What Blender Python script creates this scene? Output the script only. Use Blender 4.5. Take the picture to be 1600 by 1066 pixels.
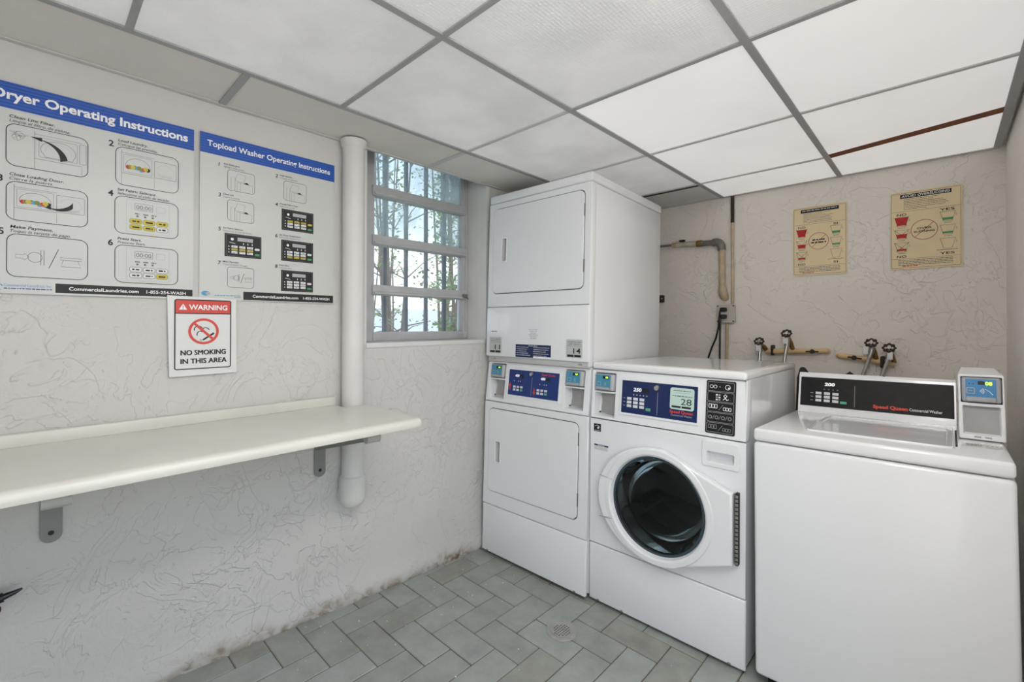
import bpy, bmesh, math, random
from mathutils import Vector, Matrix, noise

for _o in list(bpy.data.objects):
    bpy.data.objects.remove(_o)
S = bpy.context.scene
COL = S.collection
random.seed(7)

# ------------------------------------------------------------------ camera
CAM_LOC = Vector((1.934, 0.0, 1.29))
def cam_axes(yaw, pitch, roll):
    c, s = math.cos, math.sin
    F = Vector((s(yaw)*c(pitch), c(yaw)*c(pitch), s(pitch)))
    r = Vector((c(yaw), -s(yaw), 0)); d = F.cross(r)
    return r*c(roll)+d*s(roll), -r*s(roll)+d*c(roll), F
_r, _d, _f = cam_axes(-0.760022, 0.005964, -0.001829)
cd = bpy.data.cameras.new('camera')
cd.sensor_width = 36; cd.sensor_fit = 'HORIZONTAL'
cd.lens = 709.473/1600*36
cd.shift_y = -(533-501.824)/1600
cd.clip_start = 0.02; cd.clip_end = 200
cam = bpy.data.objects.new('camera', cd); COL.objects.link(cam)
u = -_d; b = -_f
cam.matrix_world = Matrix(((_r.x, u.x, b.x, CAM_LOC.x), (_r.y, u.y, b.y, CAM_LOC.y), (_r.z, u.z, b.z, CAM_LOC.z), (0, 0, 0, 1)))
S.camera = cam

# ------------------------------------------------------------------ world, lights, exposure
wd = bpy.data.worlds.new('sky'); S.world = wd; wd.use_nodes = True
_n = wd.node_tree.nodes; _l = wd.node_tree.links
bg = _n['Background']
geo = _n.new('ShaderNodeTexCoord'); sep = _n.new('ShaderNodeSeparateXYZ'); rmp = _n.new('ShaderNodeValToRGB')
_l.new(geo.outputs['Generated'], sep.inputs[0]); _l.new(sep.outputs['Z'], rmp.inputs[0]); _l.new(rmp.outputs[0], bg.inputs[0])
rmp.color_ramp.elements[0].position = 0.0; rmp.color_ramp.elements[0].color = (0.92, 0.96, 1.0, 1)
rmp.color_ramp.elements[1].position = 0.6; rmp.color_ramp.elements[1].color = (0.42, 0.62, 0.95, 1)
bg.inputs[1].default_value = 2.0

def area(name, loc, size, size_y, energy, target, color=(1, 1, 1)):
    L = bpy.data.lights.new(name, 'AREA'); L.shape = 'RECTANGLE'; L.size = size; L.size_y = size_y
    L.energy = energy; L.color = color
    o = bpy.data.objects.new(name, L); COL.objects.link(o); o.location = loc
    o.rotation_euler = (Vector(target)-Vector(loc)).to_track_quat('-Z', 'Y').to_euler()
    return o
# fill light added at an unseen opening on the right
area('entrance_fill', (2.30, 0.10, 1.05), 1.05, 1.9, 4.0, (0.8, 2.2, 1.5), (1.0, 0.985, 0.965))
# daylight outside, falling on the garden and in at the window
sun = bpy.data.lights.new('sun', 'SUN'); sun.energy = 4.0; sun.angle = 0.02
so = bpy.data.objects.new('sun', sun); COL.objects.link(so)
so.rotation_euler = Vector((0.16, -0.30, -0.94)).to_track_quat('-Z', 'Y').to_euler()

S.view_settings.view_transform = 'Standard'; S.view_settings.look = 'None'
S.view_settings.gamma = 1.0; S.view_settings.use_curve_mapping = False
S.view_settings.exposure = 0.32

# ------------------------------------------------------------------ materials
MATS = {}
def srgb(r, g, b):
    f = lambda v: (v/255/12.92 if v/255 <= .04045 else ((v/255+.055)/1.055)**2.4)
    return (f(r), f(g), f(b), 1)
def mat(name, col, rough=.5, metal=0.0, spec=.5, noise_amt=0.0, noise_scale=8, bump=0.0, bump_scale=40, coat=0.0, emit=0.0):
    if name in MATS: return MATS[name]
    m = bpy.data.materials.new(name); m.use_nodes = True; MATS[name] = m
    n = m.node_tree.nodes; l = m.node_tree.links; p = n['Principled BSDF']
    p.inputs['Base Color'].default_value = col; p.inputs['Roughness'].default_value = rough
    p.inputs['Metallic'].default_value = metal; p.inputs['Specular IOR Level'].default_value = spec
    p.inputs['Coat Weight'].default_value = coat
    if emit: p.inputs['Emission Color'].default_value = col; p.inputs['Emission Strength'].default_value = emit
    if noise_amt or bump:
        tc = n.new('ShaderNodeTexCoord')
    if noise_amt:
        nz = n.new('ShaderNodeTexNoise'); nz.inputs['Scale'].default_value = noise_scale; nz.inputs['Detail'].default_value = 5
        l.new(tc.outputs['Object'], nz.inputs['Vector'])
        r = n.new('ShaderNodeValToRGB'); r.color_ramp.elements[0].position = .3; r.color_ramp.elements[1].position = .7
        r.color_ramp.elements[0].color = tuple(c*(1-noise_amt) for c in col[:3])+(1,)
        r.color_ramp.elements[1].color = tuple(min(1, c*(1+noise_amt)) for c in col[:3])+(1,)
        l.new(nz.outputs['Fac'], r.inputs[0]); l.new(r.outputs[0], p.inputs['Base Color'])
    if bump:
        nb = n.new('ShaderNodeTexNoise'); nb.inputs['Scale'].default_value = bump_scale; nb.inputs['Detail'].default_value = 4
        l.new(tc.outputs['Object'], nb.inputs['Vector'])
        bp = n.new('ShaderNodeBump'); bp.inputs['Strength'].default_value = bump; bp.inputs['Distance'].default_value = .003
        l.new(nb.outputs['Fac'], bp.inputs['Height']); l.new(bp.outputs[0], p.inputs['Normal'])
    return m

def stucco(name, col, dirt=True, strength=.55, smooth_above=9.0):
    m = bpy.data.materials.new(name); m.use_nodes = True
    n = m.node_tree.nodes; l = m.node_tree.links; p = n['Principled BSDF']
    p.inputs['Roughness'].default_value = .62; p.inputs['Specular IOR Level'].default_value = .3
    g = n.new('ShaderNodeNewGeometry')
    def N(scale, detail, dist, rough=.5):
        t = n.new('ShaderNodeTexNoise'); t.inputs['Scale'].default_value = scale; t.inputs['Detail'].default_value = detail
        t.inputs['Distortion'].default_value = dist; t.inputs['Roughness'].default_value = rough
        l.new(g.outputs['Position'], t.inputs['Vector']); return t.outputs['Fac']
    def R(src, a, b_, va=0., vb=1.):
        t = n.new('ShaderNodeMapRange'); t.interpolation_type = 'SMOOTHSTEP'
        t.inputs[1].default_value = a; t.inputs[2].default_value = b_; t.inputs[3].default_value = va; t.inputs[4].default_value = vb
        l.new(src, t.inputs[0]); return t.outputs[0]
    def MA(op, a, b_):
        t = n.new('ShaderNodeMath'); t.operation = op
        for i, v in enumerate((a, b_)):
            if isinstance(v, (int, float)): t.inputs[i].default_value = v
            else: l.new(v, t.inputs[i])
        return t.outputs[0]
    # trowelled plateaus with crisp broken edges
    pl = R(N(4.2, 4, 1.3, .5), .50, .520)
    pl2 = R(N(8.5, 3, 1.6, .5), .57, .590)
    pl3 = R(N(2.6, 4, 1.8, .6), .53, .545)
    soft = N(26, 3, .4)
    calm = R(N(1.9, 3, .5), .42, .60, .12, 1.0)      # smoother and rougher patches of trowelling
    sz = n.new('ShaderNodeSeparateXYZ'); l.new(g.outputs['Position'], sz.inputs[0])
    board = R(sz.outputs['Z'], smooth_above, smooth_above+.12, 1.0, .10)   # the plaster is floated smooth above this height
    h = MA('MULTIPLY', calm, MA('ADD', MA('MULTIPLY', pl, .55), MA('MULTIPLY', pl2, .55)))
    h = MA('ADD', h, MA('ADD', MA('MULTIPLY', pl3, .35), MA('MULTIPLY', soft, .4)))
    h = MA('MULTIPLY', h, board)
    bp = n.new('ShaderNodeBump'); bp.inputs['Strength'].default_value = strength; bp.inputs['Distance'].default_value = .009
    l.new(h, bp.inputs['Height']); l.new(bp.outputs[0], p.inputs['Normal'])
    # paint tone, thin dark scuffs in the trowel edges, dirt along the foot of the wall
    tone = R(N(1.3, 3, 0), .3, .7, .95, 1.03)
    scuff = MA('MULTIPLY', R(N(7, 6, 3.0, .6), .497, .5), R(N(7, 6, 3.0, .6), .506, .503))
    scuff = MA('MULTIPLY', scuff, R(N(2.6, 2, 0), .57, .66))
    f1 = MA('MULTIPLY', tone, MA('SUBTRACT', 1.0, MA('MULTIPLY', MA('MULTIPLY', scuff, board), .30)))
    mul = n.new('ShaderNodeMix'); mul.data_type = 'RGBA'; mul.blend_type = 'MULTIPLY'; mul.inputs[0].default_value = 1
    mul.inputs[6].default_value = col
    cmb = n.new('ShaderNodeCombineColor'); 
    for i in range(3): l.new(f1, cmb.inputs[i])
    l.new(cmb.outputs[0], mul.inputs[7])
    out = mul.outputs[2]
    if dirt:
        sp = n.new('ShaderNodeSeparateXYZ'); l.new(g.outputs['Position'], sp.inputs[0])
        zz = MA('ADD', sp.outputs['Z'], MA('MULTIPLY', MA('SUBTRACT', N(9, 5, .6), .5), .16))
        d = MA('MULTIPLY', R(zz, .075, -.01), R(N(17, 4, 1.), .38, .6, .3, .95))
        mx = n.new('ShaderNodeMix'); mx.data_type = 'RGBA'; l.new(d, mx.inputs[0]); l.new(out, mx.inputs[6]); mx.inputs[7].default_value = srgb(140, 126, 104)
        out = mx.outputs[2]
        d2 = MA('MULTIPLY', R(zz, .02, -.03), R(N(6, 3, 1.), .57, .63))
        mx = n.new('ShaderNodeMix'); mx.data_type = 'RGBA'; l.new(d2, mx.inputs[0]); l.new(out, mx.inputs[6]); mx.inputs[7].default_value = srgb(110, 62, 30)
        out = mx.outputs[2]
    l.new(out, p.inputs['Base Color'])
    MATS[name] = m
    return m

def tile_mat():
    m = bpy.data.materials.new('floor_tile'); m.use_nodes = True
    n = m.node_tree.nodes; l = m.node_tree.links; p = n['Principled BSDF']
    oi = n.new('ShaderNodeObjectInfo'); g = n.new('ShaderNodeNewGeometry')
    nz = n.new('ShaderNodeTexNoise'); nz.inputs['Scale'].default_value = 7; nz.inputs['Detail'].default_value = 7; nz.inputs['Roughness'].default_value = .65
    l.new(g.outputs['Position'], nz.inputs['Vector'])
    r1 = n.new('ShaderNodeValToRGB'); e = r1.color_ramp.elements
    e[0].position = 0; e[0].color = srgb(158, 159, 151); e[1].position = 1; e[1].color = srgb(170, 176, 174)
    l.new(oi.outputs['Random'], r1.inputs[0])
    r2 = n.new('ShaderNodeValToRGB'); e = r2.color_ramp.elements
    e[0].position = .3; e[0].color = (.74, .73, .70, 1); e[1].position = .65; e[1].color = (1.04, 1.04, 1.02, 1)
    l.new(nz.outputs['Fac'], r2.inputs[0])
    mx = n.new('ShaderNodeMix'); mx.data_type = 'RGBA'; mx.blend_type = 'MULTIPLY'; mx.inputs[0].default_value = 1
    l.new(r1.outputs[0], mx.inputs[6]); l.new(r2.outputs[0], mx.inputs[7]); l.new(mx.outputs[2], p.inputs['Base Color'])
    n2 = n.new('ShaderNodeTexNoise'); n2.inputs['Scale'].default_value = 60; n2.inputs['Detail'].default_value = 4
    l.new(g.outputs['Position'], n2.inputs['Vector'])
    bp = n.new('ShaderNodeBump'); bp.inputs['Strength'].default_value = .15; bp.inputs['Distance'].default_value = .002
    l.new(n2.outputs['Fac'], bp.inputs['Height']); l.new(bp.outputs[0], p.inputs['Normal'])
    rr = n.new('ShaderNodeMapRange'); rr.inputs[3].default_value = .38; rr.inputs[4].default_value = .6
    l.new(nz.outputs['Fac'], rr.inputs[0]); l.new(rr.outputs[0], p.inputs['Roughness'])
    return m

def prismatic(name, col, scale, strength, stain=.0, rough=.35, emit=0.0):
    m = bpy.data.materials.new(name); m.use_nodes = True
    n = m.node_tree.nodes; l = m.node_tree.links; p = n['Principled BSDF']
    p.inputs['Roughness'].default_value = rough; p.inputs['Specular IOR Level'].default_value = .4
    g = n.new('ShaderNodeNewGeometry')
    v = n.new('ShaderNodeTexVoronoi'); v.inputs['Scale'].default_value = scale; v.inputs['Randomness'].default_value = .15
    l.new(g.outputs['Position'], v.inputs['Vector'])
    bp = n.new('ShaderNodeBump'); bp.inputs['Strength'].default_value = strength; bp.inputs['Distance'].default_value = .002
    l.new(v.outputs['Distance'], bp.inputs['Height']); l.new(bp.outputs[0], p.inputs['Normal'])
    nz = n.new('ShaderNodeTexNoise'); nz.inputs['Scale'].default_value = 2.6; nz.inputs['Detail'].default_value = 4
    l.new(g.outputs['Position'], nz.inputs['Vector'])
    r = n.new('ShaderNodeValToRGB'); e = r.color_ramp.elements
    e[0].position = .30; e[0].color = tuple(c*(1-stain) for c in col[:3])+(1,); e[1].position = .55; e[1].color = col
    l.new(nz.outputs['Fac'], r.inputs[0]); l.new(r.outputs[0], p.inputs['Base Color'])
    if emit:
        l.new(r.outputs[0], p.inputs['Emission Color']); p.inputs['Emission Strength'].default_value = emit
    return m

def glass_mat(name, tint, haze, haze_col, gloss=.12):
    m = bpy.data.materials.new(name); m.use_nodes = True; MATS[name] = m
    n = m.node_tree.nodes; l = m.node_tree.links
    for x in list(n):
        if x.type == 'BSDF_PRINCIPLED': n.remove(x)
    out = n['Material Output']
    tr = n.new('ShaderNodeBsdfTransparent'); tr.inputs[0].default_value = tint
    gl = n.new('ShaderNodeBsdfGlossy'); gl.inputs['Roughness'].default_value = .02
    mx = n.new('ShaderNodeMixShader'); mx.inputs[0].default_value = gloss
    fr = n.new('ShaderNodeFresnel'); fr.inputs[0].default_value = 1.5
    l.new(fr.outputs[0], mx.inputs[0])
    l.new(tr.outputs[0], mx.inputs[1]); l.new(gl.outputs[0], mx.inputs[2])
    cur = mx.outputs[0]
    if haze:
        df = n.new('ShaderNodeBsdfTranslucent'); df.inputs[0].default_value = haze_col
        d2 = n.new('ShaderNodeBsdfDiffuse'); d2.inputs[0].default_value = haze_col
        ad = n.new('ShaderNodeMixShader'); ad.inputs[0].default_value = .4
        l.new(df.outputs[0], ad.inputs[1]); l.new(d2.outputs[0], ad.inputs[2])
        m2 = n.new('ShaderNodeMixShader'); m2.inputs[0].default_value = haze
        g = n.new('ShaderNodeNewGeometry'); nz = n.new('ShaderNodeTexNoise'); nz.inputs['Scale'].default_value = 5; nz.inputs['Detail'].default_value = 6
        l.new(g.outputs['Position'], nz.inputs['Vector'])
        mr = n.new('ShaderNodeMapRange'); mr.inputs[1].default_value = .3; mr.inputs[2].default_value = .7; mr.inputs[3].default_value = haze*.45; mr.inputs[4].default_value = haze*1.5
        l.new(nz.outputs['Fac'], mr.inputs[0]); l.new(mr.outputs[0], m2.inputs[0])
        l.new(cur, m2.inputs[1]); l.new(ad.outputs[0], m2.inputs[2]); cur = m2.outputs[0]
    l.new(cur, out.inputs[0])
    return m

WHITE = mat('appliance_white', srgb(240, 241, 243), .2, coat=.3)
WTOP = mat('enamel_top', srgb(241, 241, 242), .16, coat=.4)
WHITE2 = mat('console_white', srgb(240, 241, 243), .38)
TRIMG = mat('trim_grey', srgb(196, 196, 196), .4)
DARK = mat('dark_rubber', srgb(38, 38, 40), .6)
BLACK = mat('black', srgb(16, 16, 18), .35)
BLACKP = mat('black_panel', srgb(22, 21, 22), .45, spec=.25, noise_amt=.3, noise_scale=30)
NAVY = mat('navy_panel', srgb(24, 42, 92), .25)
BLUEP = mat('blue_panel', srgb(24, 54, 124), .25)
STEEL = mat('steel', srgb(170, 168, 165), .35, metal=1.0, noise_amt=.08, noise_scale=12)
POCKET = mat('pocket_steel', srgb(165, 163, 162), .5, metal=.35, noise_amt=.08, noise_scale=14)
CHROME = mat('chrome', srgb(205, 203, 200), .22, metal=1.0)
GREYP = mat('grey_plastic', srgb(168, 170, 174), .45)
SCREEN = mat('screen', srgb(14, 22, 30), .15)
SKYB = mat('reader_blue', srgb(58, 134, 190), .35)
TEALB = mat('reader_teal', srgb(74, 148, 178), .35)
LED = mat('led_green', srgb(190, 240, 60), .5, emit=1.2)
LEDG = mat('led_dark_green', srgb(60, 150, 60), .5)
DIGIT = mat('digit_white', srgb(245, 245, 245), .5, emit=.35)
BTN = mat('button_white', srgb(222, 224, 226), .5)
BTNG = mat('button_green', srgb(88, 178, 138), .5)
INKW = mat('ink_white', srgb(245, 245, 245), .5)
INKK = mat('ink_black', srgb(26, 26, 28), .55)
INKG = mat('ink_grey', srgb(120, 120, 120), .6)
INKL = mat('ink_light_grey', srgb(178, 180, 182), .6)
INKR = mat('ink_red', srgb(214, 66, 44), .5)
INKRD = mat('ink_deep_red', srgb(206, 30, 28), .5)
INKB = mat('ink_blue', srgb(40, 92, 184), .5)
INKB2 = mat('ink_blue_stripe', srgb(26, 66, 150), .5)
INKGR = mat('ink_green', srgb(64, 152, 98), .5)
INKY = mat('ink_yellow', srgb(206, 186, 58), .5)
INKO = mat('ink_olive', srgb(126, 138, 52), .5)
INKLB = mat('ink_light_blue', srgb(96, 160, 204), .5)
PAPER = mat('poster_paper', srgb(206, 207, 203), .35)
CREAMP = mat('cream_card', srgb(240, 219, 176), .55, noise_amt=.04, noise_scale=10)
SHEETW = mat('sign_white', srgb(224, 224, 222), .4)
STICKER = mat('sticker_silver', srgb(196, 198, 196), .4)
STICKG = mat('sticker_pale_green', srgb(200, 226, 216), .4)
STICKO = mat('sticker_white', srgb(232, 232, 230), .4)
WALLP = stucco('stucco_white', srgb(212, 210, 206), strength=.62, smooth_above=1.40)
WALLB = stucco('stucco_warm', srgb(240, 233, 224), strength=.7)
WALLR = stucco('stucco_right', srgb(242, 236, 230), strength=.5)
REVEAL = mat('painted_reveal', srgb(222, 221, 218), .6, noise_amt=.05, noise_scale=6, bump=.3, bump_scale=30)
TILEM = tile_mat()
GROUT = mat('grout', srgb(112, 107, 96), .9, noise_amt=.25, noise_scale=14, bump=.6, bump_scale=90)
# ceiling panels with a glow added to brighten ceiling and room
PANEL_GLOW = 0.40
PRISM = prismatic('prismatic_panel', srgb(226, 225, 224), 95, .8, .16, emit=PANEL_GLOW*.5)
GLOWP = prismatic('glow_panel', srgb(228, 227, 225), 60, .05, .09, .5, emit=PANEL_GLOW)
PLAINT = prismatic('plain_panel', srgb(228, 227, 225), 60, .05, .04, .5)
MINERAL = prismatic('mineral_tile', srgb(232, 229, 221), 120, .25, .08, .8)
TEE = mat('tee_grey', srgb(168, 168, 168), .45, noise_amt=.05, noise_scale=9)
TEEW = mat('tee_white', srgb(206, 205, 203), .45)
WOOD = mat('brown_wood', srgb(126, 72, 38), .7, noise_amt=.2, noise_scale=20)
ROOFM = mat('plenum_dark', srgb(70, 58, 48), .9)
PVC = mat('painted_pipe', srgb(220, 219, 215), .5, noise_amt=.04, noise_scale=7, bump=.15, bump_scale=25)
LAMINATE = mat('laminate', srgb(220, 218, 208), .32, noise_amt=.05, noise_scale=4)
BRACKM = mat('bracket_grey', srgb(138, 140, 136), .5, noise_amt=.06, noise_scale=20)
BRACKL = mat('bracket_light', srgb(178, 178, 172), .5)
ALU = mat('window_alu', srgb(186, 187, 188), .5, noise_amt=.06, noise_scale=14)
GLASSD = glass_mat('dusty_pane', (.90, .955, .945, 1), .30, srgb(196, 208, 206))
GLASSC = glass_mat('clear_pane', (.97, .99, .99, 1), .05, srgb(210, 215, 215))
DOORG = glass_mat('door_glass', (.34, .40, .42, 1), 0, None)
DRUMM = mat('drum_steel', srgb(92, 92, 90), .35, metal=1.0)
BARM = mat('bar_dark', srgb(72, 76, 82), .6)
BARK = mat('bark', srgb(126, 110, 96), .85, noise_amt=.25, noise_scale=12)
LEAF = mat('leaf', srgb(126, 150, 84), .55, noise_amt=.35, noise_scale=3)
LEAF2 = mat('leaf_light', srgb(170, 182, 120), .55, noise_amt=.3, noise_scale=3)
GRASS = mat('ground', srgb(150, 146, 130), .9, noise_amt=.2, noise_scale=2)
STUCO = mat('outside_wall', srgb(236, 238, 242), .8)
BLUEW = mat('outside_blue', srgb(150, 172, 200), .8)
BEIGE = mat('beige_pipe', srgb(214, 184, 136), .55, noise_amt=.12, noise_scale=18)
CREAM = mat('cream_pipe', srgb(200, 180, 150), .6, noise_amt=.18, noise_scale=22)
GALV = mat('galvanised', srgb(128, 124, 118), .5, metal=.5, noise_amt=.2, noise_scale=30)
BRASS = mat('old_brass', srgb(150, 120, 72), .45, metal=.7, noise_amt=.2, noise_scale=30)
BROWNK = mat('brown_black', srgb(48, 32, 26), .6)
PLATE = mat('outlet_plate', srgb(196, 190, 180), .5, noise_amt=.05)
REDK = mat('red_brown', srgb(84, 40, 34), .6)
DRAINM = mat('drain_metal', srgb(168, 168, 164), .5, metal=.15, noise_amt=.12, noise_scale=30)
CHIP = mat('paint_chip', srgb(226, 224, 218), .7)

# ------------------------------------------------------------------ mesh helpers
class MB:
    def __init__(s): s.v = []; s.f = []
    def add(s, vf, fn=None):
        o = len(s.v)
        s.v += [tuple(fn(*p)) if fn else tuple(p) for p in vf[0]]
        s.f += [tuple(i+o for i in f) for f in vf[1]]
        return s
    def build(s, name, m, parent=None, smooth=35):
        me = bpy.data.meshes.new(name); me.from_pydata(s.v, [], s.f); me.update()
        bm = bmesh.new(); bm.from_mesh(me); bmesh.ops.recalc_face_normals(bm, faces=bm.faces); bm.to_mesh(me); bm.free()
        if smooth:
            for p in me.polygons: p.use_smooth = True
            me.set_sharp_from_angle(angle=math.radians(smooth))
        me.materials.append(m)
        o = bpy.data.objects.new(name, me); COL.objects.link(o)
        if parent: o.parent = parent
        return o
def vf_from_bm(bm):
    bm.verts.ensure_lookup_table(); bm.verts.index_update()
    r = ([tuple(v.co) for v in bm.verts], [tuple(v.index for v in f.verts) for f in bm.faces]); bm.free(); return r
def box(x0, x1, y0, y1, z0, z1):
    v = [(x, y, z) for x in (x0, x1) for y in (y0, y1) for z in (z0, z1)]
    return v, [(0, 1, 3, 2), (4, 6, 7, 5), (0, 4, 5, 1), (2, 3, 7, 6), (0, 2, 6, 4), (1, 5, 7, 3)]
def rbox(x0, x1, y0, y1, z0, z1, r=.005, seg=3):
    bm = bmesh.new(); v, f = box(x0, x1, y0, y1, z0, z1)
    vs = [bm.verts.new(p) for p in v]
    for q in f: bm.faces.new([vs[i] for i in q])
    r = min(r, .49*min(x1-x0, y1-y0, z1-z0))
    bmesh.ops.bevel(bm, geom=bm.edges[:], offset=r, segments=seg, profile=.5, affect='EDGES')
    return vf_from_bm(bm)
def tube(pts, r, seg=10, cap=True, closed=False):
    pts = [Vector(p) for p in pts]; n = len(pts); rs = r if isinstance(r, (list, tuple)) else [r]*n
    v = []; f = []; up = None
    for i, p in enumerate(pts):
        a = pts[i-1] if (i or closed) else pts[i]; b_ = pts[(i+1) % n] if (i < n-1 or closed) else pts[i]
        t = (b_-a).normalized()
        if up is None:
            up = Vector((0, 0, 1)) if abs(t.z) < .9 else Vector((1, 0, 0))
        s_ = t.cross(up).normalized(); up = s_.cross(t).normalized()
        for k in range(seg):
            an = 2*math.pi*k/seg
            v.append(tuple(p+(s_*math.cos(an)+up*math.sin(an))*rs[i]))
    for i in range(n if closed else n-1):
        for k in range(seg):
            a = i*seg+k; b_ = i*seg+(k+1) % seg; c = ((i+1) % n)*seg+(k+1) % seg; d = ((i+1) % n)*seg+k
            f.append((a, b_, c, d))
    if cap and not closed:
        f.append(tuple(range(seg))[::-1]); f.append(tuple((n-1)*seg+k for k in range(seg)))
    return v, f
def lathe(prof, seg=48, cap0=False, cap1=False):
    """profile (r, h) spun about the local z axis"""
    v = []; f = []; n = len(prof)
    for r, h in prof:
        for k in range(seg):
            a = 2*math.pi*k/seg; v.append((r*math.cos(a), r*math.sin(a), h))
    for i in range(n-1):
        for k in range(seg):
            f.append((i*seg+k, i*seg+(k+1) % seg, (i+1)*seg+(k+1) % seg, (i+1)*seg+k))
    if cap0: f.append(tuple(range(seg))[::-1])
    if cap1: f.append(tuple((n-1)*seg+k for k in range(seg)))
    return v, f
def prism(poly, w0, w1):
    n = len(poly)
    v = [(p[0], p[1], w0) for p in poly]+[(p[0], p[1], w1) for p in poly]
    f = [tuple(range(n))[::-1], tuple(range(n, 2*n))]+[(i, (i+1) % n, n+(i+1) % n, n+i) for i in range(n)]
    return v, f
def rr(u0, v0, u1, v1, r, seg=6):
    p = []
    for cx, cy, a0 in ((u1-r, v1-r, 0), (u0+r, v1-r, 90), (u0+r, v0+r, 180), (u1-r, v0+r, 270)):
        for k in range(seg+1):
            a = math.radians(a0+90*k/seg); p.append((cx+r*math.cos(a), cy+r*math.sin(a)))
    return p
def circ(cx, cy, r, n=40, ry=None):
    return [(cx+r*math.cos(2*math.pi*k/n), cy+(ry or r)*math.sin(2*math.pi*k/n)) for k in range(n)]
def arc(cx, cy, r, a0, a1, n=12, ry=None):
    return [(cx+r*math.cos(math.radians(a0+(a1-a0)*k/n)), cy+(ry or r)*math.sin(math.radians(a0+(a1-a0)*k/n))) for k in range(n+1)]
def curve_vf(cu):
    o = bpy.data.objects.new('tmp', cu); me = bpy.data.meshes.new_from_object(o)
    r = ([tuple(v.co) for v in me.vertices], [tuple(p.vertices) for p in me.polygons])
    bpy.data.objects.remove(o); bpy.data.meshes.remove(me); bpy.data.curves.remove(cu)
    return r
def plate(loops, w0, w1, bev=0.0, bres=2):
    """flat slab with holes, from w0 to w1, edges rounded by bev"""
    cu = bpy.data.curves.new('p', 'CURVE'); cu.dimensions = '2D'; cu.fill_mode = 'BOTH'
    for lp in loops:
        sp = cu.splines.new('POLY'); sp.points.add(len(lp)-1); sp.use_cyclic_u = True
        for q, (a, c) in zip(sp.points, lp): q.co = (a, c, 0, 1)
    h = (w1-w0)/2
    cu.bevel_depth = bev; cu.bevel_resolution = bres; cu.extrude = max(h-bev, 0); cu.offset = -bev
    v, f = curve_vf(cu); m = (w0+w1)/2
    return [(x, y, z+m) for x, y, z in v], f
TXT = {}
def text_vf(s, bold=0.0, shear=0.0):
    k = (s, bold, shear)
    if k not in TXT:
        cu = bpy.data.curves.new('t', 'FONT'); cu.body = s; cu.size = 1; cu.offset = bold; cu.shear = shear
        cu.resolution_u = 3; cu.fill_mode = 'FRONT'
        TXT[k] = curve_vf(cu)
    return TXT[k]

# planes: (u right, v up, w towards the viewer)
def F_front(y0=0.0, slant=0.0, z0=0.0):
    return lambda uu, vv, ww: (uu, y0+slant*(vv-z0)-ww, vv)
def F_left(uu, vv, ww): return (ww, uu, vv)
def F_back(uu, vv, ww): return (uu, 3.02-ww, vv)
def F_top(z0): return lambda uu, vv, ww: (uu, vv, z0+ww)

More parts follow.
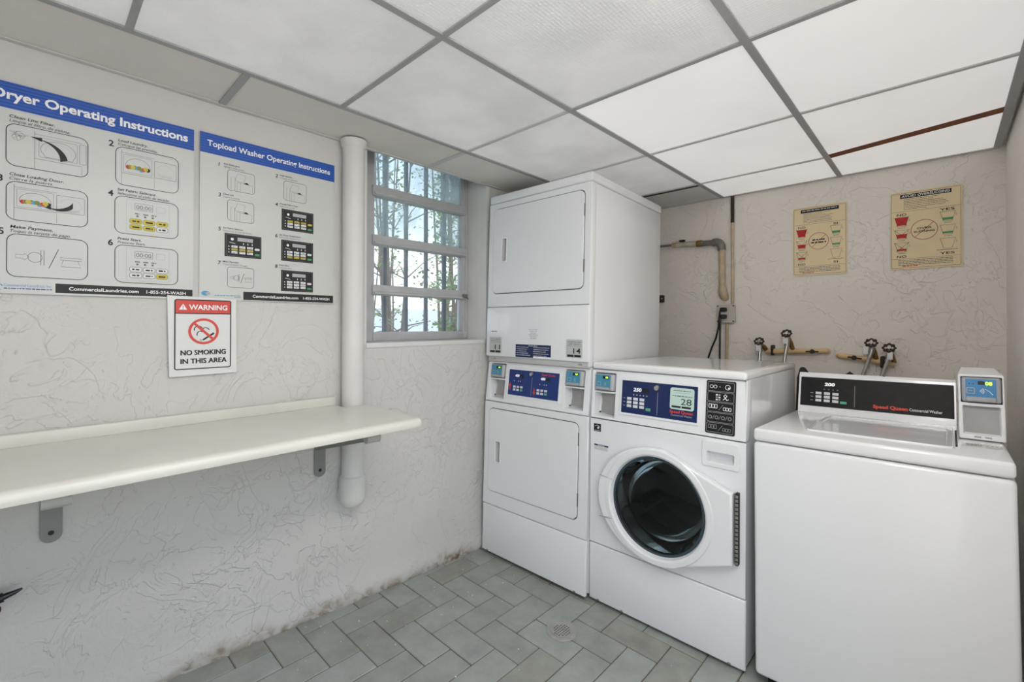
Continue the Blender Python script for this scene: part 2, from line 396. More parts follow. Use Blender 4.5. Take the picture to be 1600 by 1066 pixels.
SPLIT = {'panel_drawing', 'box_outline', 'key', 'key_drawing', 'cup_fill', 'start_key', 'sticker_bar', 'number_sticker', 'panel_box', 'step_number', 'display_window', 'arrow_mark'}
class Print:
    """flat print on a surface: one thin mesh for each kind of mark and ink"""
    def __init__(s, parent, fn, w0=.0006): s.p = parent; s.fn = fn; s.w = w0; s.g = {}
    def _mb(s, name, m):
        if name in SPLIT: s.k = getattr(s, 'k', 0)+1; return s.g.setdefault((name, m.name, s.k), MB())
        return s.g.setdefault((name, m.name, 0), MB())
    def poly(s, name, m, pts, layer=0, holes=()):
        w = s.w+layer*.0004
        if holes:
            vf = plate([pts]+list(holes), 0, 0)
        elif len(pts) <= 4:
            vf = ([(a, c, 0) for a, c in pts], [tuple(range(len(pts)))])
        else:
            vf = ([(a, c, 0) for a, c in pts], [tuple(range(len(pts)))])
        s._mb(name, m).add(vf, lambda a, c, d: s.fn(a, c, w))
    def rect(s, name, m, u0, v0, u1, v1, layer=0): s.poly(name, m, [(u0, v0), (u1, v0), (u1, v1), (u0, v1)], layer)
    def stroke(s, name, m, pts, wd, layer=1, closed=False):
        n = len(pts); w = s.w+layer*.0004; L = []; R_ = []
        for i in range(n):
            a = Vector(pts[i-1]) if (i or closed) else Vector(pts[i]); b_ = Vector(pts[(i+1) % n]) if (i < n-1 or closed) else Vector(pts[i])
            t = (b_-a)
            t = t.normalized() if t.length > 1e-9 else Vector((1, 0))
            q = Vector((-t.y, t.x))*wd/2; L.append(Vector(pts[i])+q); R_.append(Vector(pts[i])-q)
        v = [(p.x, p.y, 0) for p in L]+[(p.x, p.y, 0) for p in R_]
        f = [(i, (i+1) % n, n+(i+1) % n, n+i) for i in range(n if closed else n-1)]
        s._mb(name, m).add((v, f), lambda a, c, d: s.fn(a, c, w))
    def outline(s, name, m, u0, v0, u1, v1, r, wd, layer=1): s.stroke(name, m, rr(u0, v0, u1, v1, r), wd, layer, True)
    def text(s, name, m, t, uu, vv, h, width=None, align='L', bold=0.0, shear=0.0, layer=2, heavy=0.0):
        if heavy:      # thickened strokes
            for i, q in enumerate((-1, -.5, .5, 1)): s.text(name, m, t, uu+q*heavy, vv+heavy*.5*(-1)**i, h, width, align, bold, shear, layer+.25*(i+1))
        v, f = text_vf(t, bold, shear)
        if not v: return
        x0 = min(p[0] for p in v); x1 = max(p[0] for p in v); k = h/.72; kx = k
        if width: kx = width/(x1-x0)
        off = uu-(0 if align == 'L' else (x1-x0)*kx/2 if align == 'C' else (x1-x0)*kx)
        w = s.w+layer*.0004
        s._mb(name, m).add(([(off+(p[0]-x0)*kx, vv+p[1]*k, 0) for p in v], f), lambda a, c, d: s.fn(a, c, w))
    def scribble(s, name, m, u0, u1, vv, h, layer=1, rnd=random):
        """unreadable small print: a run of short bars"""
        x = u0
        while x < u1-.001:
            L = min(rnd.uniform(.6, 2.6)*h*1.6, u1-x)
            s.rect(name, m, x, vv, x+L, vv+h*rnd.uniform(.75, 1), layer); x += L+h*.55
    def finish(s):
        out = []
        for (name, mn, k), mb in s.g.items():
            o = mb.build(name, MATS[mn], s.p, 0); out.append(o)
            if not k: o['kind'] = 'stuff'      # flat print too fine to pick apart
        return out

def tag(o, label, cat, group=None, kind=None):
    o['label'] = label; o['category'] = cat
    if group: o['group'] = group
    if kind: o['kind'] = kind
    return o
def thing(name, label, cat, M=None, group=None, kind=None):
    o = bpy.data.objects.new(name, None); COL.objects.link(o); o.empty_display_size = .05
    if M is not None: o.matrix_world = M
    return tag(o, label, cat, group, kind)
def frameM(O, yaw, lean, roll):
    c, s = math.cos, math.sin
    X = Vector((c(yaw), s(yaw), 0)); Y = Vector((-s(yaw), c(yaw), 0)); Z = Vector((0, 0, 1))
    Z2 = Z*c(lean)+Y*s(lean); Y2 = Y*c(lean)-Z*s(lean)
    X3 = X*c(roll)+Z2*s(roll); Z3 = -X*s(roll)+Z2*c(roll)
    return Matrix(((X3.x, Y2.x, Z3.x, O[0]), (X3.y, Y2.y, Z3.y, O[1]), (X3.z, Y2.z, Z3.z, O[2]), (0, 0, 0, 1)))

# ================================================================== THE ROOM
X1 = 2.14; Y0 = -0.95; Y1 = 3.02; ZC = 2.096; ZR = 2.36

# ---- floor: grey pavers laid in herringbone
fl = MB().add(box(-.2, X1+.2, Y0-.2, Y1+.2, -.06, -.0035)).build('floor', GROUT, None, 0)
tag(fl, 'grey herringbone tile floor with dark mortar joints', 'floor', kind='structure')
UX, UY, GX, GY = .1255, .124, .010, .898
TM = {}
def add_tile(x0, x1, y0, y1):
    g_ = .0022
    cx0, cx1, cy0, cy1 = max(x0, -.115), min(x1, X1), max(y0, Y0), min(y1, Y1)
    if cx1-cx0 < .02 or cy1-cy0 < .02: return
    sx, sy = round(cx1-cx0-2*g_, 4), round(cy1-cy0-2*g_, 4); k = (sx, sy)
    if k not in TM:
        me_o = MB().add(rbox(-sx/2, sx/2, -sy/2, sy/2, -.02, 0, .0025, 1)).build('floor_tile', TILEM, None, 30)
        TM[k] = me_o.data; o = me_o
    else:
        o = bpy.data.objects.new('floor_tile', TM[k]); COL.objects.link(o)
    o.location = ((cx0+cx1)/2, (cy0+cy1)/2, random.uniform(-.0008, .0008)); o.parent = fl
for rrow in range(-16, 19):
    for cc in range(-3, 20):
        md = (cc-rrow) % 4
        if md == 1: add_tile(GX+cc*UX, GX+(cc+2)*UX, GY+rrow*UY, GY+(rrow+1)*UY)
        elif md == 3: add_tile(GX+cc*UX, GX+(cc+1)*UX, GY+(rrow-1)*UY, GY+(rrow+1)*UY)

# ---- left wall with the window opening
WY0, WY1, WZ0 = 1.055, 1.818, 1.195
def foot(y, z):
    """the foot of the wall runs a little out of true and bellies out in the plaster"""
    k = max(0, 1-z/.75); k = k*k*(3-2*k)
    d = -.105*min(1, max(0, (1.72-y)/1.4))
    n_ = noise.noise(Vector((y*3.1, z*3.1, 1.7)))*.006
    lip = .012*math.exp(-((z-.04)/.05)**2)*(1+.8*noise.noise(Vector((y*7, 0, 3))))
    return k*d+n_+lip
ys = sorted(set([round(Y0-.1+i*.05, 3) for i in range(int((Y1-Y0+.2)/.05)+1)]+[WY0, WY1, Y1+.1]))
zs = sorted(set([-.05]+[round(i*.035, 3) for i in range(int(ZR/.035)+1)]+[WZ0, ZR]))
mb = MB(); idx = {}
for y in ys:
    for z in zs:
        edge = (WY0 <= y <= WY1 and z >= WZ0)
        idx[(y, z)] = len(mb.v); mb.v.append((0.0 if edge else foot(y, z), y, z))
for i in range(len(ys)-1):
    for j in range(len(zs)-1):
        ym = (ys[i]+ys[i+1])/2; zm = (zs[j]+zs[j+1])/2
        if WY0 < ym < WY1 and zm > WZ0: continue
        mb.f.append((idx[(ys[i], zs[j])], idx[(ys[i+1], zs[j])], idx[(ys[i+1], zs[j+1])], idx[(ys[i], zs[j+1])]))
wl = mb.build('wall_left', WALLP, None, 60)
tag(wl, 'rough white stucco wall with the window, posters and folding counter', 'wall', kind='structure')
mb = MB()
mb.add(box(-.26, -.14, Y0-.1, WY0, -.06, ZR)).add(box(-.26, -.14, WY1, Y1+.1, -.06, ZR)).add(box(-.26, -.14, WY0, WY1, -.06, WZ0))
mb.build('masonry', REVEAL, wl, 0)
mb = MB()
mb.add(box(-.262, 0, WY0-.02, WY0+.003, WZ0, ZR)).add(box(-.262, 0, WY1-.003, WY1+.02, WZ0, ZR))
mb.build('window_jamb', REVEAL, wl, 0)
MB().add(rbox(-.26, .006, WY0, WY1, WZ0-.02, WZ0+.004, .003)).build('window_sill', REVEAL, wl)

# ---- other walls
wb = MB().add(box(-.1, X1+.2, Y1, Y1+.15, -.05, ZR)).build('wall_back', WALLB, None, 0)
tag(wb, 'rough warm white stucco wall behind the laundry machines', 'wall', kind='structure')
DY0, DY1, DZ = -.45, .70, 2.04  # unseen opening added in the right wall to let light in
wr = MB().add(box(X1, X1+.15, Y0-.1, DY0, -.05, ZR)).add(box(X1, X1+.15, DY1, Y1, -.05, ZR)).add(box(X1, X1+.15, DY0, DY1, DZ, ZR)).build('wall_right', WALLR, None, 0)
tag(wr, 'rough stucco wall at the right edge of the picture', 'wall', kind='structure')
wf = MB().add(box(-.1, X1+.1, Y0-.12, Y0, -.05, ZR)).build('wall_front', WALLP, None, 0)
tag(wf, 'white stucco wall behind the camera', 'wall', kind='structure')

# ---- suspended ceiling
ceil = MB().add(box(-.3, X1+.3, Y0-.3, Y1+.3, ZR, ZR+.08)).build('ceiling', ROOFM, None, 0)
tag(ceil, 'suspended ceiling of white panels in a grey metal grid', 'ceiling', kind='structure')
CX = [.314, .917, 1.528, 2.108]
RY = [Y0, -.435, .174, .784, 1.390, 2.010, 2.625, Y1]
def panel(poly, m, sag=0.0):
    o = MB().add(prism(poly, ZC+.002, ZC+.010)).build('ceiling_panel', m, ceil, 0); return o
def q4(x0, x1, y0, y1): return [(x0, y0), (x1, y0), (x1, y1), (x0, y1)]
SY = [Y0, -.14, .470, 1.390, 2.25, Y1]
for i in range(5): panel(q4(.002, CX[0], SY[i], SY[i+1]), MINERAL)
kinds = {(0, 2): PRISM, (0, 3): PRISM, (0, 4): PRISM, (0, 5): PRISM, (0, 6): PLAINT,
         (1, 2): PRISM, (1, 3): PRISM, (1, 4): GLOWP, (1, 5): GLOWP, (1, 6): GLOWP,
         (2, 3): PRISM, (2, 4): GLOWP, (2, 5): GLOWP, (2, 6): GLOWP}
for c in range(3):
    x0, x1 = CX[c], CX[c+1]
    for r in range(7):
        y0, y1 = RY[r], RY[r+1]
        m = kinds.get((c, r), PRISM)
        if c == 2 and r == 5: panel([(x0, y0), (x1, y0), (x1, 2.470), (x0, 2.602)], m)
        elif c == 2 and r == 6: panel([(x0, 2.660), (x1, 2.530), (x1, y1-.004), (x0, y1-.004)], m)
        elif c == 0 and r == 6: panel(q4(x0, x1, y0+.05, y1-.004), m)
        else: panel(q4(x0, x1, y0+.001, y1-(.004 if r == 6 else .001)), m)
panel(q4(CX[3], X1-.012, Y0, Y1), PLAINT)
def tee(x0, x1, y0, y1, m=TEE, dz=0.0):
    mb = MB().add(rbox(x0, x1, y0, y1, ZC-.004+dz, ZC+.0015, .001, 1))
    if x1-x0 > y1-y0: mb.add(box(x0, x1, (y0+y1)/2-.002, (y0+y1)/2+.002, ZC, ZC+.03))
    else: mb.add(box((x0+x1)/2-.002, (x0+x1)/2+.002, y0, y1, ZC, ZC+.03))
    return mb.build('grid_tee', m, ceil, 0)
for x in CX[:3]: tee(x-.012, x+.012, Y0, Y1-.002)
tee(CX[3]-.008, CX[3]+.018, Y0, Y1-.03)
for c in range(3):
    for r in range(1, 7):
        if c == 2 and r == 6: continue
        y = RY[r]; hw = .009
        tee(CX[c]+.012, CX[c+1]-(.012 if c < 2 else .008), y-hw, y+hw, TEEW if (r >= 5 or c == 0 and r > 3) else TEE)
for y in SY[1:-1]: tee(.02, CX[0]-.012, y-.012, y+.012, TEE if y < 1 else TEEW)
def angle_(name, x0, x1, y0, y1): return MB().add(rbox(x0, x1, y0, y1, ZC-.003, ZC+.0015, .001, 1)).build(name, TEEW, ceil, 0)
angle_('wall_angle', .001, .022, Y0, Y1-.02); angle_('wall_angle', .02, X1-.02, Y1-.02, Y1-.001)
# brown batten showing in the open joint; dark strip put in as shade of the joint over the dryer
o = MB().add(prism([(CX[2]+.012, 2.600), (CX[3]-.006, 2.471), (CX[3]-.006, 2.533), (CX[2]+.012, 2.660)], ZC+.0012, ZC+.012)).build('wood_batten', WOOD, ceil, 0)
MB().add(prism(q4(CX[0]+.2, CX[1]-.014, 2.634, 2.676), ZC+.0005, ZC+.009)).build('joint_shade', BROWNK, ceil, 0)
o['label'] = 'brown wood showing in an open ceiling joint'

# ---- unseen ceiling fitting added as fill light, above the frame
FILLM = mat('fill_diffuser', (1.0, .97, .935, 1), .5, emit=12.5)
def fitting(x, y0, y1, label):
    t = thing('fill_light', label, 'added light', Matrix.Translation((x, (y0+y1)/2, ZC-.004)))
    h = (y1-y0)/2
    MB().add(rbox(-.09, .09, -h, h, -.03, 0, .006)).build('housing', TEEW, t)
    pf = arc(0, -.025, .13, 180, 360, 14, .075)
    MB().add(prism([(p[0], p[1]) for p in pf], -h+.01, h-.01), lambda a, c, w: (a, w, c)).build('diffuser', FILLM, t)
    for e in (-h, h-.012): MB().add(prism([(p[0]*1.03, p[1]*1.02) for p in pf], e, e+.012), lambda a, c, w: (a, w, c)).build('end_cap', TEEW, t)
fitting(1.86, -.10, 1.10, 'unseen long ceiling fitting added to light the room')

# ---- window: four-light awning window of grey aluminium
XW = -.185
win = thing('window_1', 'grey aluminium four-pane awning window set in the stucco wall', 'window', Matrix.Translation((0, 0, 0)), kind='structure')
GY0, GY1 = 1.182, 1.775
def wbox(name, y0, y1, z0, z1, x0=XW-.02, x1=XW+.025, m=ALU, r=.004):
    return MB().add(rbox(x0, x1, y0, y1, z0, z1, r, 2)).build(name, m, win)
wbox('frame_stile', WY0+.004, GY0, WZ0+.006, 2.25); wbox('frame_stile', GY1, WY1-.004, WZ0+.006, 2.25)
wbox('frame_stile', GY1+.012, GY1+.022, WZ0+.05, 2.2, XW+.02, XW+.034)
wbox('frame_rail', GY0+.0005, GY1-.0005, WZ0+.006, 1.246); wbox('frame_rail', GY0+.0005, GY1-.0005, 2.21, 2.249)
RAILS = [(1.435, 1.487), (1.690, 1.741), (1.940, 1.993)]
for a, c in RAILS:
    o = wbox('sash_rail', GY0-.01, GY1+.012, a, c, XW-.015, XW+.04)
    MB().add(rbox(XW+.036, XW+.05, GY0-.006, GY1+.008, a+.004, a+.016, .003)).build('drip_lip', ALU, o)
zz = [1.246, 1.435, 1.487, 1.690, 1.741, 1.940, 1.993, 2.21]
for i in range(4):
    MB().add(box(XW-.004, XW, GY0, GY1, zz[2*i], zz[2*i+1])).build('window_pane', GLASSC if i < 2 else GLASSD, win, 0)
for i in range(4):   # sash side rails
    wbox('sash_stile', GY0-.004, GY0+.010, zz[2*i], zz[2*i+1], XW-.012, XW+.02); wbox('sash_stile', GY1-.010, GY1+.004, zz[2*i], zz[2*i+1], XW-.012, XW+.02)
for i, z in enumerate((1.462,)):
    MB().add(rbox(XW+.04, XW+.06, GY1-.02, GY1+.012, z-.02, z+.004, .004)).add(tube([(XW+.055, GY1-.004, z-.01), (XW+.075, GY1-.004, z-.025)], .005)).build('window_latch', GALV, win)

# ================================================================== LAUNDRY MACHINES
def label_part(o, t): o['label'] = t; return o
def card_reader(parent, fn, u0, u1, v0, v1, face=TEALB):
    """recess with a card reader in its upper half and a bare coin pocket below"""
    d = .045
    mb = MB()
    vv = [(u0, v0, -.002), (u1, v0, -.002), (u1, v1, -.002), (u0, v1, -.002), (u0+.004, v0+.004, -d), (u1-.004, v0+.004, -d), (u1-.004, v1-.004, -d), (u0+.004, v1-.004, -d)]
    mb.add((vv, [(0, 1, 5, 4), (1, 2, 6, 5), (2, 3, 7, 6), (3, 0, 4, 7), (4, 5, 6, 7)]), fn)
    pk = mb.build('reader_recess', WHITE2, parent, 0)
    H = v1-v0; vm = v0+H*.60; w = u1-u0
    MB().add(rbox(u0+.002, u1-.001, vm-.012, vm-.004, -.04, .002, .002), fn).build('shelf_lip', WHITE2, pk)
    ins = [(u0+.022, v0+.012), (u1-.004, v0+.012), (u1-.004, vm-.014), (u0+.018, vm-.014), (u0+.026, vm-.05)]
    label_part(MB().add(prism(ins, -.042, -.03), fn).build('pocket_plate', POCKET, pk, 0), 'bare grey metal plate')
    MB().add(lathe([(0, .0), (.003, .0), (.003, -.01)], 10), lambda x, y, z: fn(u0+.014+x, v0+.012+y, -.03+z)).build('screw', DARK, pk)
    rd = MB().add(rbox(u0+.003, u1-.003, vm, v1-.004, -.035, .010, .005), fn).build('card_reader', GREYP, parent)
    label_part(rd, 'grey card reader with blue face')
    pr = Print(rd, fn, .0105)
    pr.poly('reader_face', face, rr(u0+.010, vm+.014, u1-.022, v1-.008, .003), 0)
    pr.rect('reader_screen', SCREEN, u0+w*.42, v1-.026, u0+w*.72, v1-.013, 1)
    pr.rect('indicator', LED, u0+w*.56, v1-.023, u0+w*.68, v1-.016, 2)
    pr.outline('card_symbol', INKL, u0+w*.16, vm+.022, u0+w*.34, vm+.038, .003, .002, 1)
    for k in range(3): pr.stroke('card_symbol', INKL, arc(u0+w*.46, vm+.029, .006+.004*k, -50, 50, 6), .0015, 1)
    pr.finish()
    MB().add(rbox(u0+.014, u1-.026, vm+.003, vm+.015, .006, .018, .004), fn).build('reader_lip', GREYP, rd)
    MB().add(rbox(u1-.02, u1-.005, vm+.002, v1-.006, .004, .012, .003), fn).build('reader_side', TRIMG, rd)
    return rd

def door_panel(parent, name, fn, outer, hole, z0, z1):
    return MB().add(plate([outer, hole], -.012, 0, .002), fn).build(name, WHITE, parent, 40)

def dryer_door(parent, fn, u0, v0, u1, v1, hu, hv0, hv1, hinges):
    gap = .0035
    MB().add(plate([rr(u0-.002, v0-.002, u1+.002, v1+.002, .032), rr(u0+.006, v0+.006, u1-.006, v1-.006, .026)], -.011, -.004), fn).build('door_gap_shade', DARK, parent, 0)  # dark liner put in as the shade of the door gap
    d = MB().add(plate([rr(u0+gap, v0+gap, u1-gap, v1-gap, .028), rr(hu+.012, hv0+.008, hu+.044, hv1-.008, .003, 2)], -.010, .004, .003), fn).build('door', WHITE, parent, 40)
    label_part(d, 'white rectangular door with rounded corners')
    # recessed pull
    mb = MB()
    a, c, e, g = hu+.012, hu+.044, hv0+.008, hv1-.008
    vv = [(a, e, .003), (c, e, .003), (c, g, .003), (a, g, .003), (a+.012, e+.004, -.022), (c-.001, e+.004, -.022), (c-.001, g-.004, -.022), (a+.012, g-.004, -.022)]
    mb.add((vv, [(0, 1, 5, 4), (1, 2, 6, 5), (2, 3, 7, 6), (3, 0, 4, 7), (4, 5, 6, 7)]), fn)
    h = mb.build('handle', TRIMG, d, 0)
    MB().add(plate([rr(a-.010, e-.008, c+.004, g+.008, .004), rr(a, e, c, g, .003, 2)], .003, .0075, .0018), fn).build('handle_rim', WHITE2, d)
    for z in hinges:
        MB().add(rbox(u1-.004, u1+.003, z, z+.062, -.006, .003, .002), fn).build('hinge', GALV, parent)
    return d

# ---------------------------------------------------------------- stacked dryer
D = thing('stacked_dryer', 'tall white stacked double dryer in the corner beside the window', 'dryer', frameM((.0365, 1.7504, .02), .0187, .031, 0))
W_, H_, DP = .690, 2.003, .763
fn = F_front()
mb = MB().add(rbox(.002, W_-.002, .032, DP-.004, 1.058, 1.953, .006, 2)).add(rbox(.002, W_-.002, .032, DP-.004, .004, .838, .006, 2)).add(box(.003, W_-.003, .078, DP-.006, .83, 1.065)); mb.build('cabinet', WHITE, D)
for sx in (.002, W_-.012): MB().add(box(sx, sx+.010, .03, .09, .834, 1.062)).build('side_cheek', WHITE, D, 0)
MB().add(rbox(0, W_, 0, DP, 1.956, H_, .010, 4)).build('top_lid', WHITE, D)
MB().add(plate([rr(0, 1.365, W_, 1.953, .004, 2), rr(.036, 1.438, .652, 1.922, .030)], -.013, 0, .003), fn).build('front_panel', WHITE, D, 40)
dryer_door(D, fn, .036, 1.438, .652, 1.922, .098, 1.612, 1.752, (1.79, 1.52))
MB().add(rbox(0, W_, 1.088, 1.362, -.020, .004, .006, 3), fn).build('front_panel', WHITE, D)
# light side trim at the front corner
MB().add(rbox(W_-.010, W_+.0012, 1.068, 1.952, -.040, -.001, .003, 2), fn).build('corner_trim', WHITE2, D)
MB().add(rbox(.012, W_-.002, 1.060, 1.090, -.02, -.006, .002, 2), fn).build('ledge_trim', TRIMG, D)
for sx in (.062, .637):
    mb = MB().add(([(sx+p[0]*.011, 1.074+p[1]*.011, -.0045) for p in arc(0, -.6, 1.3, 20, 160, 8)], [tuple(range(9))]), fn)
    mb.add(lathe([(0, .003), (.004, .003), (.005, 0)], 10), lambda x, y, z: fn(sx+x+.004, 1.076+y, -.005+z))
    mb.build('screw', CHROME, D)
# slanted control fascia
sl = F_front(0.0, .10, .838)
Z0, Z1 = .838, 1.058
RL = (.030, .857, .140, 1.047); RR_ = (.547, .857, .658, 1.047)
MB().add(plate([rr(.002, Z0, W_-.002, Z1, .004, 2), rr(*RL, .003, 2), rr(*RR_, .003, 2)], -.012, 0, .002), sl).build('control_fascia', WHITE2, D, 40)
card_reader(D, sl, RL[0], RL[2], RL[1], RL[3]); card_reader(D, sl, RR_[0], RR_[2], RR_[1], RR_[3])
bz = MB().add(plate([rr(.160, .876, .520, 1.032, .005), rr(.170, .886, .510, 1.022, .002, 2)], -.002, .004, .0015), sl).build('display_bezel', WHITE2, D)
ds = MB().add(plate([rr(.169, .885, .511, 1.023, .003, 2)], -.002, .0015, 0), sl).build('control_display', BLUEP, D, 0)
label_part(ds, 'blue control display with keys for both drums')
pr = Print(ds, sl, .0018)
for k, ox in enumerate((.0, .165)):
    oy = -.004*k
    pr.text('digits', DIGIT, '400', .215+ox+.012*k, .985+oy, .013, .030, bold=.03, shear=.15)
    pr.rect('display_window', SCREEN, .250+ox+.012*k, .980+oy, .276+ox+.012*k, 1.0+oy, 0)
    for j, dx in enumerate((-.004, .026, .040)): pr.poly('status_mark', INKL, circ(.215+ox+dx+.012*k, .962+oy, .0035, 8), 1)
    for j in range(3): pr.rect('key', BTN, .206+ox+j*.025, .926+oy, .224+ox+j*.025, .937+oy, 1)
    for j in range(2): pr.rect('key', BTN, .206+ox+j*.025, .910+oy, .224+ox+j*.025, .921+oy, 1)
    pr.rect('start_key', BTNG, .256+ox, .910+oy, .274+ox, .921+oy, 1)
    ax = .183+ox+.006*k
    if k == 0: pr.poly('arrow_mark', INKR, [(ax-.004, .912), (ax+.004, .912), (ax+.004, .934), (ax+.009, .934), (ax, .952), (ax-.009, .934), (ax-.004, .934)], 1)
    else: pr.poly('arrow_mark', INKR, [(ax, .898), (ax+.009, .915), (ax+.004, .915), (ax+.004, .934), (ax-.004, .934), (ax-.004, .915), (ax-.009, .915)], 1)
pr.text('brand_lettering', INKR, 'Speed Queen', .398, 1.004, .011, .086, bold=.02)
pr.rect('divider', INKL, .334, .894, .3355, .99, 1)
pr.finish()
MB().add(lathe([(0, .012), (.009, .012), (.011, .008), (.012, 0)], 16), lambda x, y, z: sl(.330+x, 1.006+y, z)).build('key_lock', CHROME, D)
# lower drum
MB().add(plate([rr(0, .262, W_, .834, .004, 2), rr(.035, .337, .640, .799, .030)], -.013, 0, .003), fn).build('front_panel', WHITE, D, 40)
dryer_door(D, fn, .035, .337, .640, .799, .084, .500, .626, (.69, .405))
MB().add(rbox(0, W_, 0, .258, -.020, 0, .006, 3), fn).build('kick_panel', WHITE, D)
MB().add(box(.03, W_-.03, .03, .12, -.012, .006)).build('base', DARK, D, 0)
for sx in (.05, W_-.05):
    for sy in (.05, .16): MB().add(lathe([(.018, -.02+.031*sy), (.018, -.010), (.008, -.009), (.008, .004)], 14, True, True), lambda x, y, z: (sx+x, sy+y, z)).build('foot', DARK, D)
for sx in (.045, .63): MB().add(rbox(sx-.006, sx+.006, .002, .010, -.002, .002, .001), fn).build('clip', CHROME, D)
pr = Print(D, F_front(-.004), .0004)
def number_sticker(pr, u0, v0, u1, v1, num, base):
    pr.poly('number_sticker', base, rr(u0, v0, u1, v1, .006), 0)
    h = v1-v0; w = u1-u0
    for k in range(2): pr.scribble('sticker_print', INKG, u0+w*.12, u1-w*.1, v1-h*(.16+.11*k), h*.045)
    pr.rect('sticker_print', INKG, u0+w*.06, v1-h*.36, u1-w*.06, v1-h*.345, 1)
    pr.text('sticker_number', INKK, num, u0+w*.46, v0+h*.24, h*.30, w*.44, bold=.01)
    for k in range(2): pr.rect('sticker_bar', INKK, u0+w*(.08+.44*k), v0+h*.05, u0+w*(.48+.44*k), v0+h*.17, 1)
number_sticker(pr, .028, 1.106, .122, 1.197, '11', STICKER)
number_sticker(pr, .560, 1.106, .654, 1.195, '14', STICKER)
pr.rect('instruction_label', NAVY, .228, 1.093, .467, 1.161, 0)
for k in range(5):
    for s0, s1 in ((.235, .335), (.352, .46)):
        pr.scribble('label_print', INKL, s0, s1-random.uniform(0, .03), 1.145-k*.0105, .0042)
pr.scribble('label_print', INKL, .318, .378, 1.1525, .0055)
pr.rect('label_print', INKW, .352, 1.093, .467, 1.101, 1)
for k in range(6): pr.scribble('small_print', INKL, .318+.006*(k % 3), .382-.006*(k % 3), 1.238-k*.009, .004)
pr.scribble('small_print', INKG, .042, .085, 1.225, .006)
pr.finish()

# ---------------------------------------------------------------- front-load washer
Fm = thing('front_load_washer', 'white front-loading washer with round glass door in the middle', 'washing machine', frameM((.7285, 1.7927, .015), .0079, .0148, 0))
W_, H_, DP = .676, 1.095, .81
fn = F_front(); CX_, CZ_ = .340, .520
mb = MB()
x0, x1, y0, y1, z0, z1 = .003, W_-.003, .010, DP-.004, .006, 1.066
mb.add(([(x0, y0, z0), (x1, y0, z0), (x1, y1, z0), (x0, y1, z0), (x0, y0, z1), (x1, y0, z1), (x1, y1, z1), (x0, y1, z1)],
        [(0, 1, 2, 3), (0, 3, 7, 4), (1, 5, 6, 2), (3, 2, 6, 7), (4, 7, 6, 5)]))
mb.build('cabinet', WHITE, Fm, 0)
MB().add(rbox(0, W_, .010, DP, 1.064, H_, .012, 4)).build('top_lid', WTOP, Fm)
MB().add(plate([rr(.03, .035, W_-.03, DP-.03, .02)], 0, .0015, .0007), F_top(H_)).build('lid_inset', WTOP, Fm)
sl = F_front(0.0, .09, .838)
RL = (.016, .850, .124, 1.048)
MB().add(plate([rr(0, .838, W_, 1.062, .004, 2), rr(*RL, .003, 2)], -.012, 0, .003), sl).build('control_fascia', WHITE2, Fm, 40)
MB().add(rbox(W_-.012, W_, .838, 1.062, -.06, -.004, .004, 2), sl).build('fascia_side', WHITE2, Fm)
card_reader(Fm, sl, RL[0], RL[2], RL[1], RL[3])
MB().add(plate([rr(.150, .872, .505, 1.032, .005), rr(.159, .882, .496, 1.024, .002, 2)], -.002, .005, .0015), sl).build('display_bezel', WHITE2, Fm)
ds = MB().add(plate([rr(.158, .881, .497, 1.025, .003, 2)], -.002, .0015, 0), sl).build('control_display', NAVY, Fm, 0)
label_part(ds, 'navy control display with white keys')
pr = Print(ds, sl, .0018)
pr.text('digits', DIGIT, '250', .215, .980, .015, .038, bold=.03, shear=.12)
pr.rect('display_window', SCREEN, .258, .976, .286, .996, 0)
for k in range(5): pr.poly('status_mark', INKL, circ(.217+k*.0155, .964, .003, 8), 1)
for j in range(3):
    for i in range(3): pr.rect('key', BTN, .186+i*.030+(.0 if i else 0), .940-j*.016, .208+i*.030, .952-j*.016, 1)
    pr.rect('status_mark', INKL, .168, .945-j*.016, .178, .947-j*.016, 1)
pr.rect('start_key', BTNG, .276, .902, .298, .914, 1)
pr.rect('divider', INKL, .327, .890, .3285, .985, 1)
pr.text('brand_lettering', INKR, 'Speed Queen', .383, .910, .012, .096, bold=.03)
pr.text('model_lettering', INKL, 'Commercial Washer', .388, .898, .008, .088)
pr.poly('number_sticker', STICKG, rr(.382, .925, .482, 1.013, .010), 1)
pr.scribble('sticker_print', INKG, .396, .470, 1.000, .004, 2); pr.scribble('sticker_print', INKL, .405, .462, .992, .003, 2)
pr.scribble('sticker_print', INKG, .392, .474, .978, .0045, 2)
pr.text('sticker_number', INKK, '28', .428, .946, .026, .044, layer=3)
for k in range(2): pr.rect('sticker_bar', INKK, .390+.042*k, .932, .428+.042*k, .940, 2)
pr.finish()
MB().add(lathe([(0, .014), (.010, .014), (.012, .010), (.013, 0)], 18), lambda x, y, z: sl(.325+x, 1.004+y, z)).build('key_lock', CHROME, Fm)
bp_ = MB().add(plate([rr(.528, .853, .637, 1.056, .006)], -.002, .003, .001), sl).build('instruction_panel', BLACK, Fm, 0)
label_part(bp_, 'black panel of white washing symbols')
pr = Print(bp_, sl, .0034)
for k in range(5):
    v0 = .859+k*.039
    pr.outline('panel_box', INKL, .534, v0, .631, v0+.035, .004, .0012, 0)
b0 = [.859+k*.039+.0175 for k in range(5)][::-1]
for cx in (.548, .562): pr.stroke('washing_symbol', INKW, circ(cx, b0[0], .006, 12), .0018, 1, True)
pr.poly('washing_symbol', INKW, circ(.579, b0[0], .0015, 6), 1); pr.stroke('washing_symbol', INKW, circ(.608, b0[0], .009, 14), .002, 1, True); pr.poly('washing_symbol', INKW, circ(.612, b0[0]-.003, .004, 8), 1)
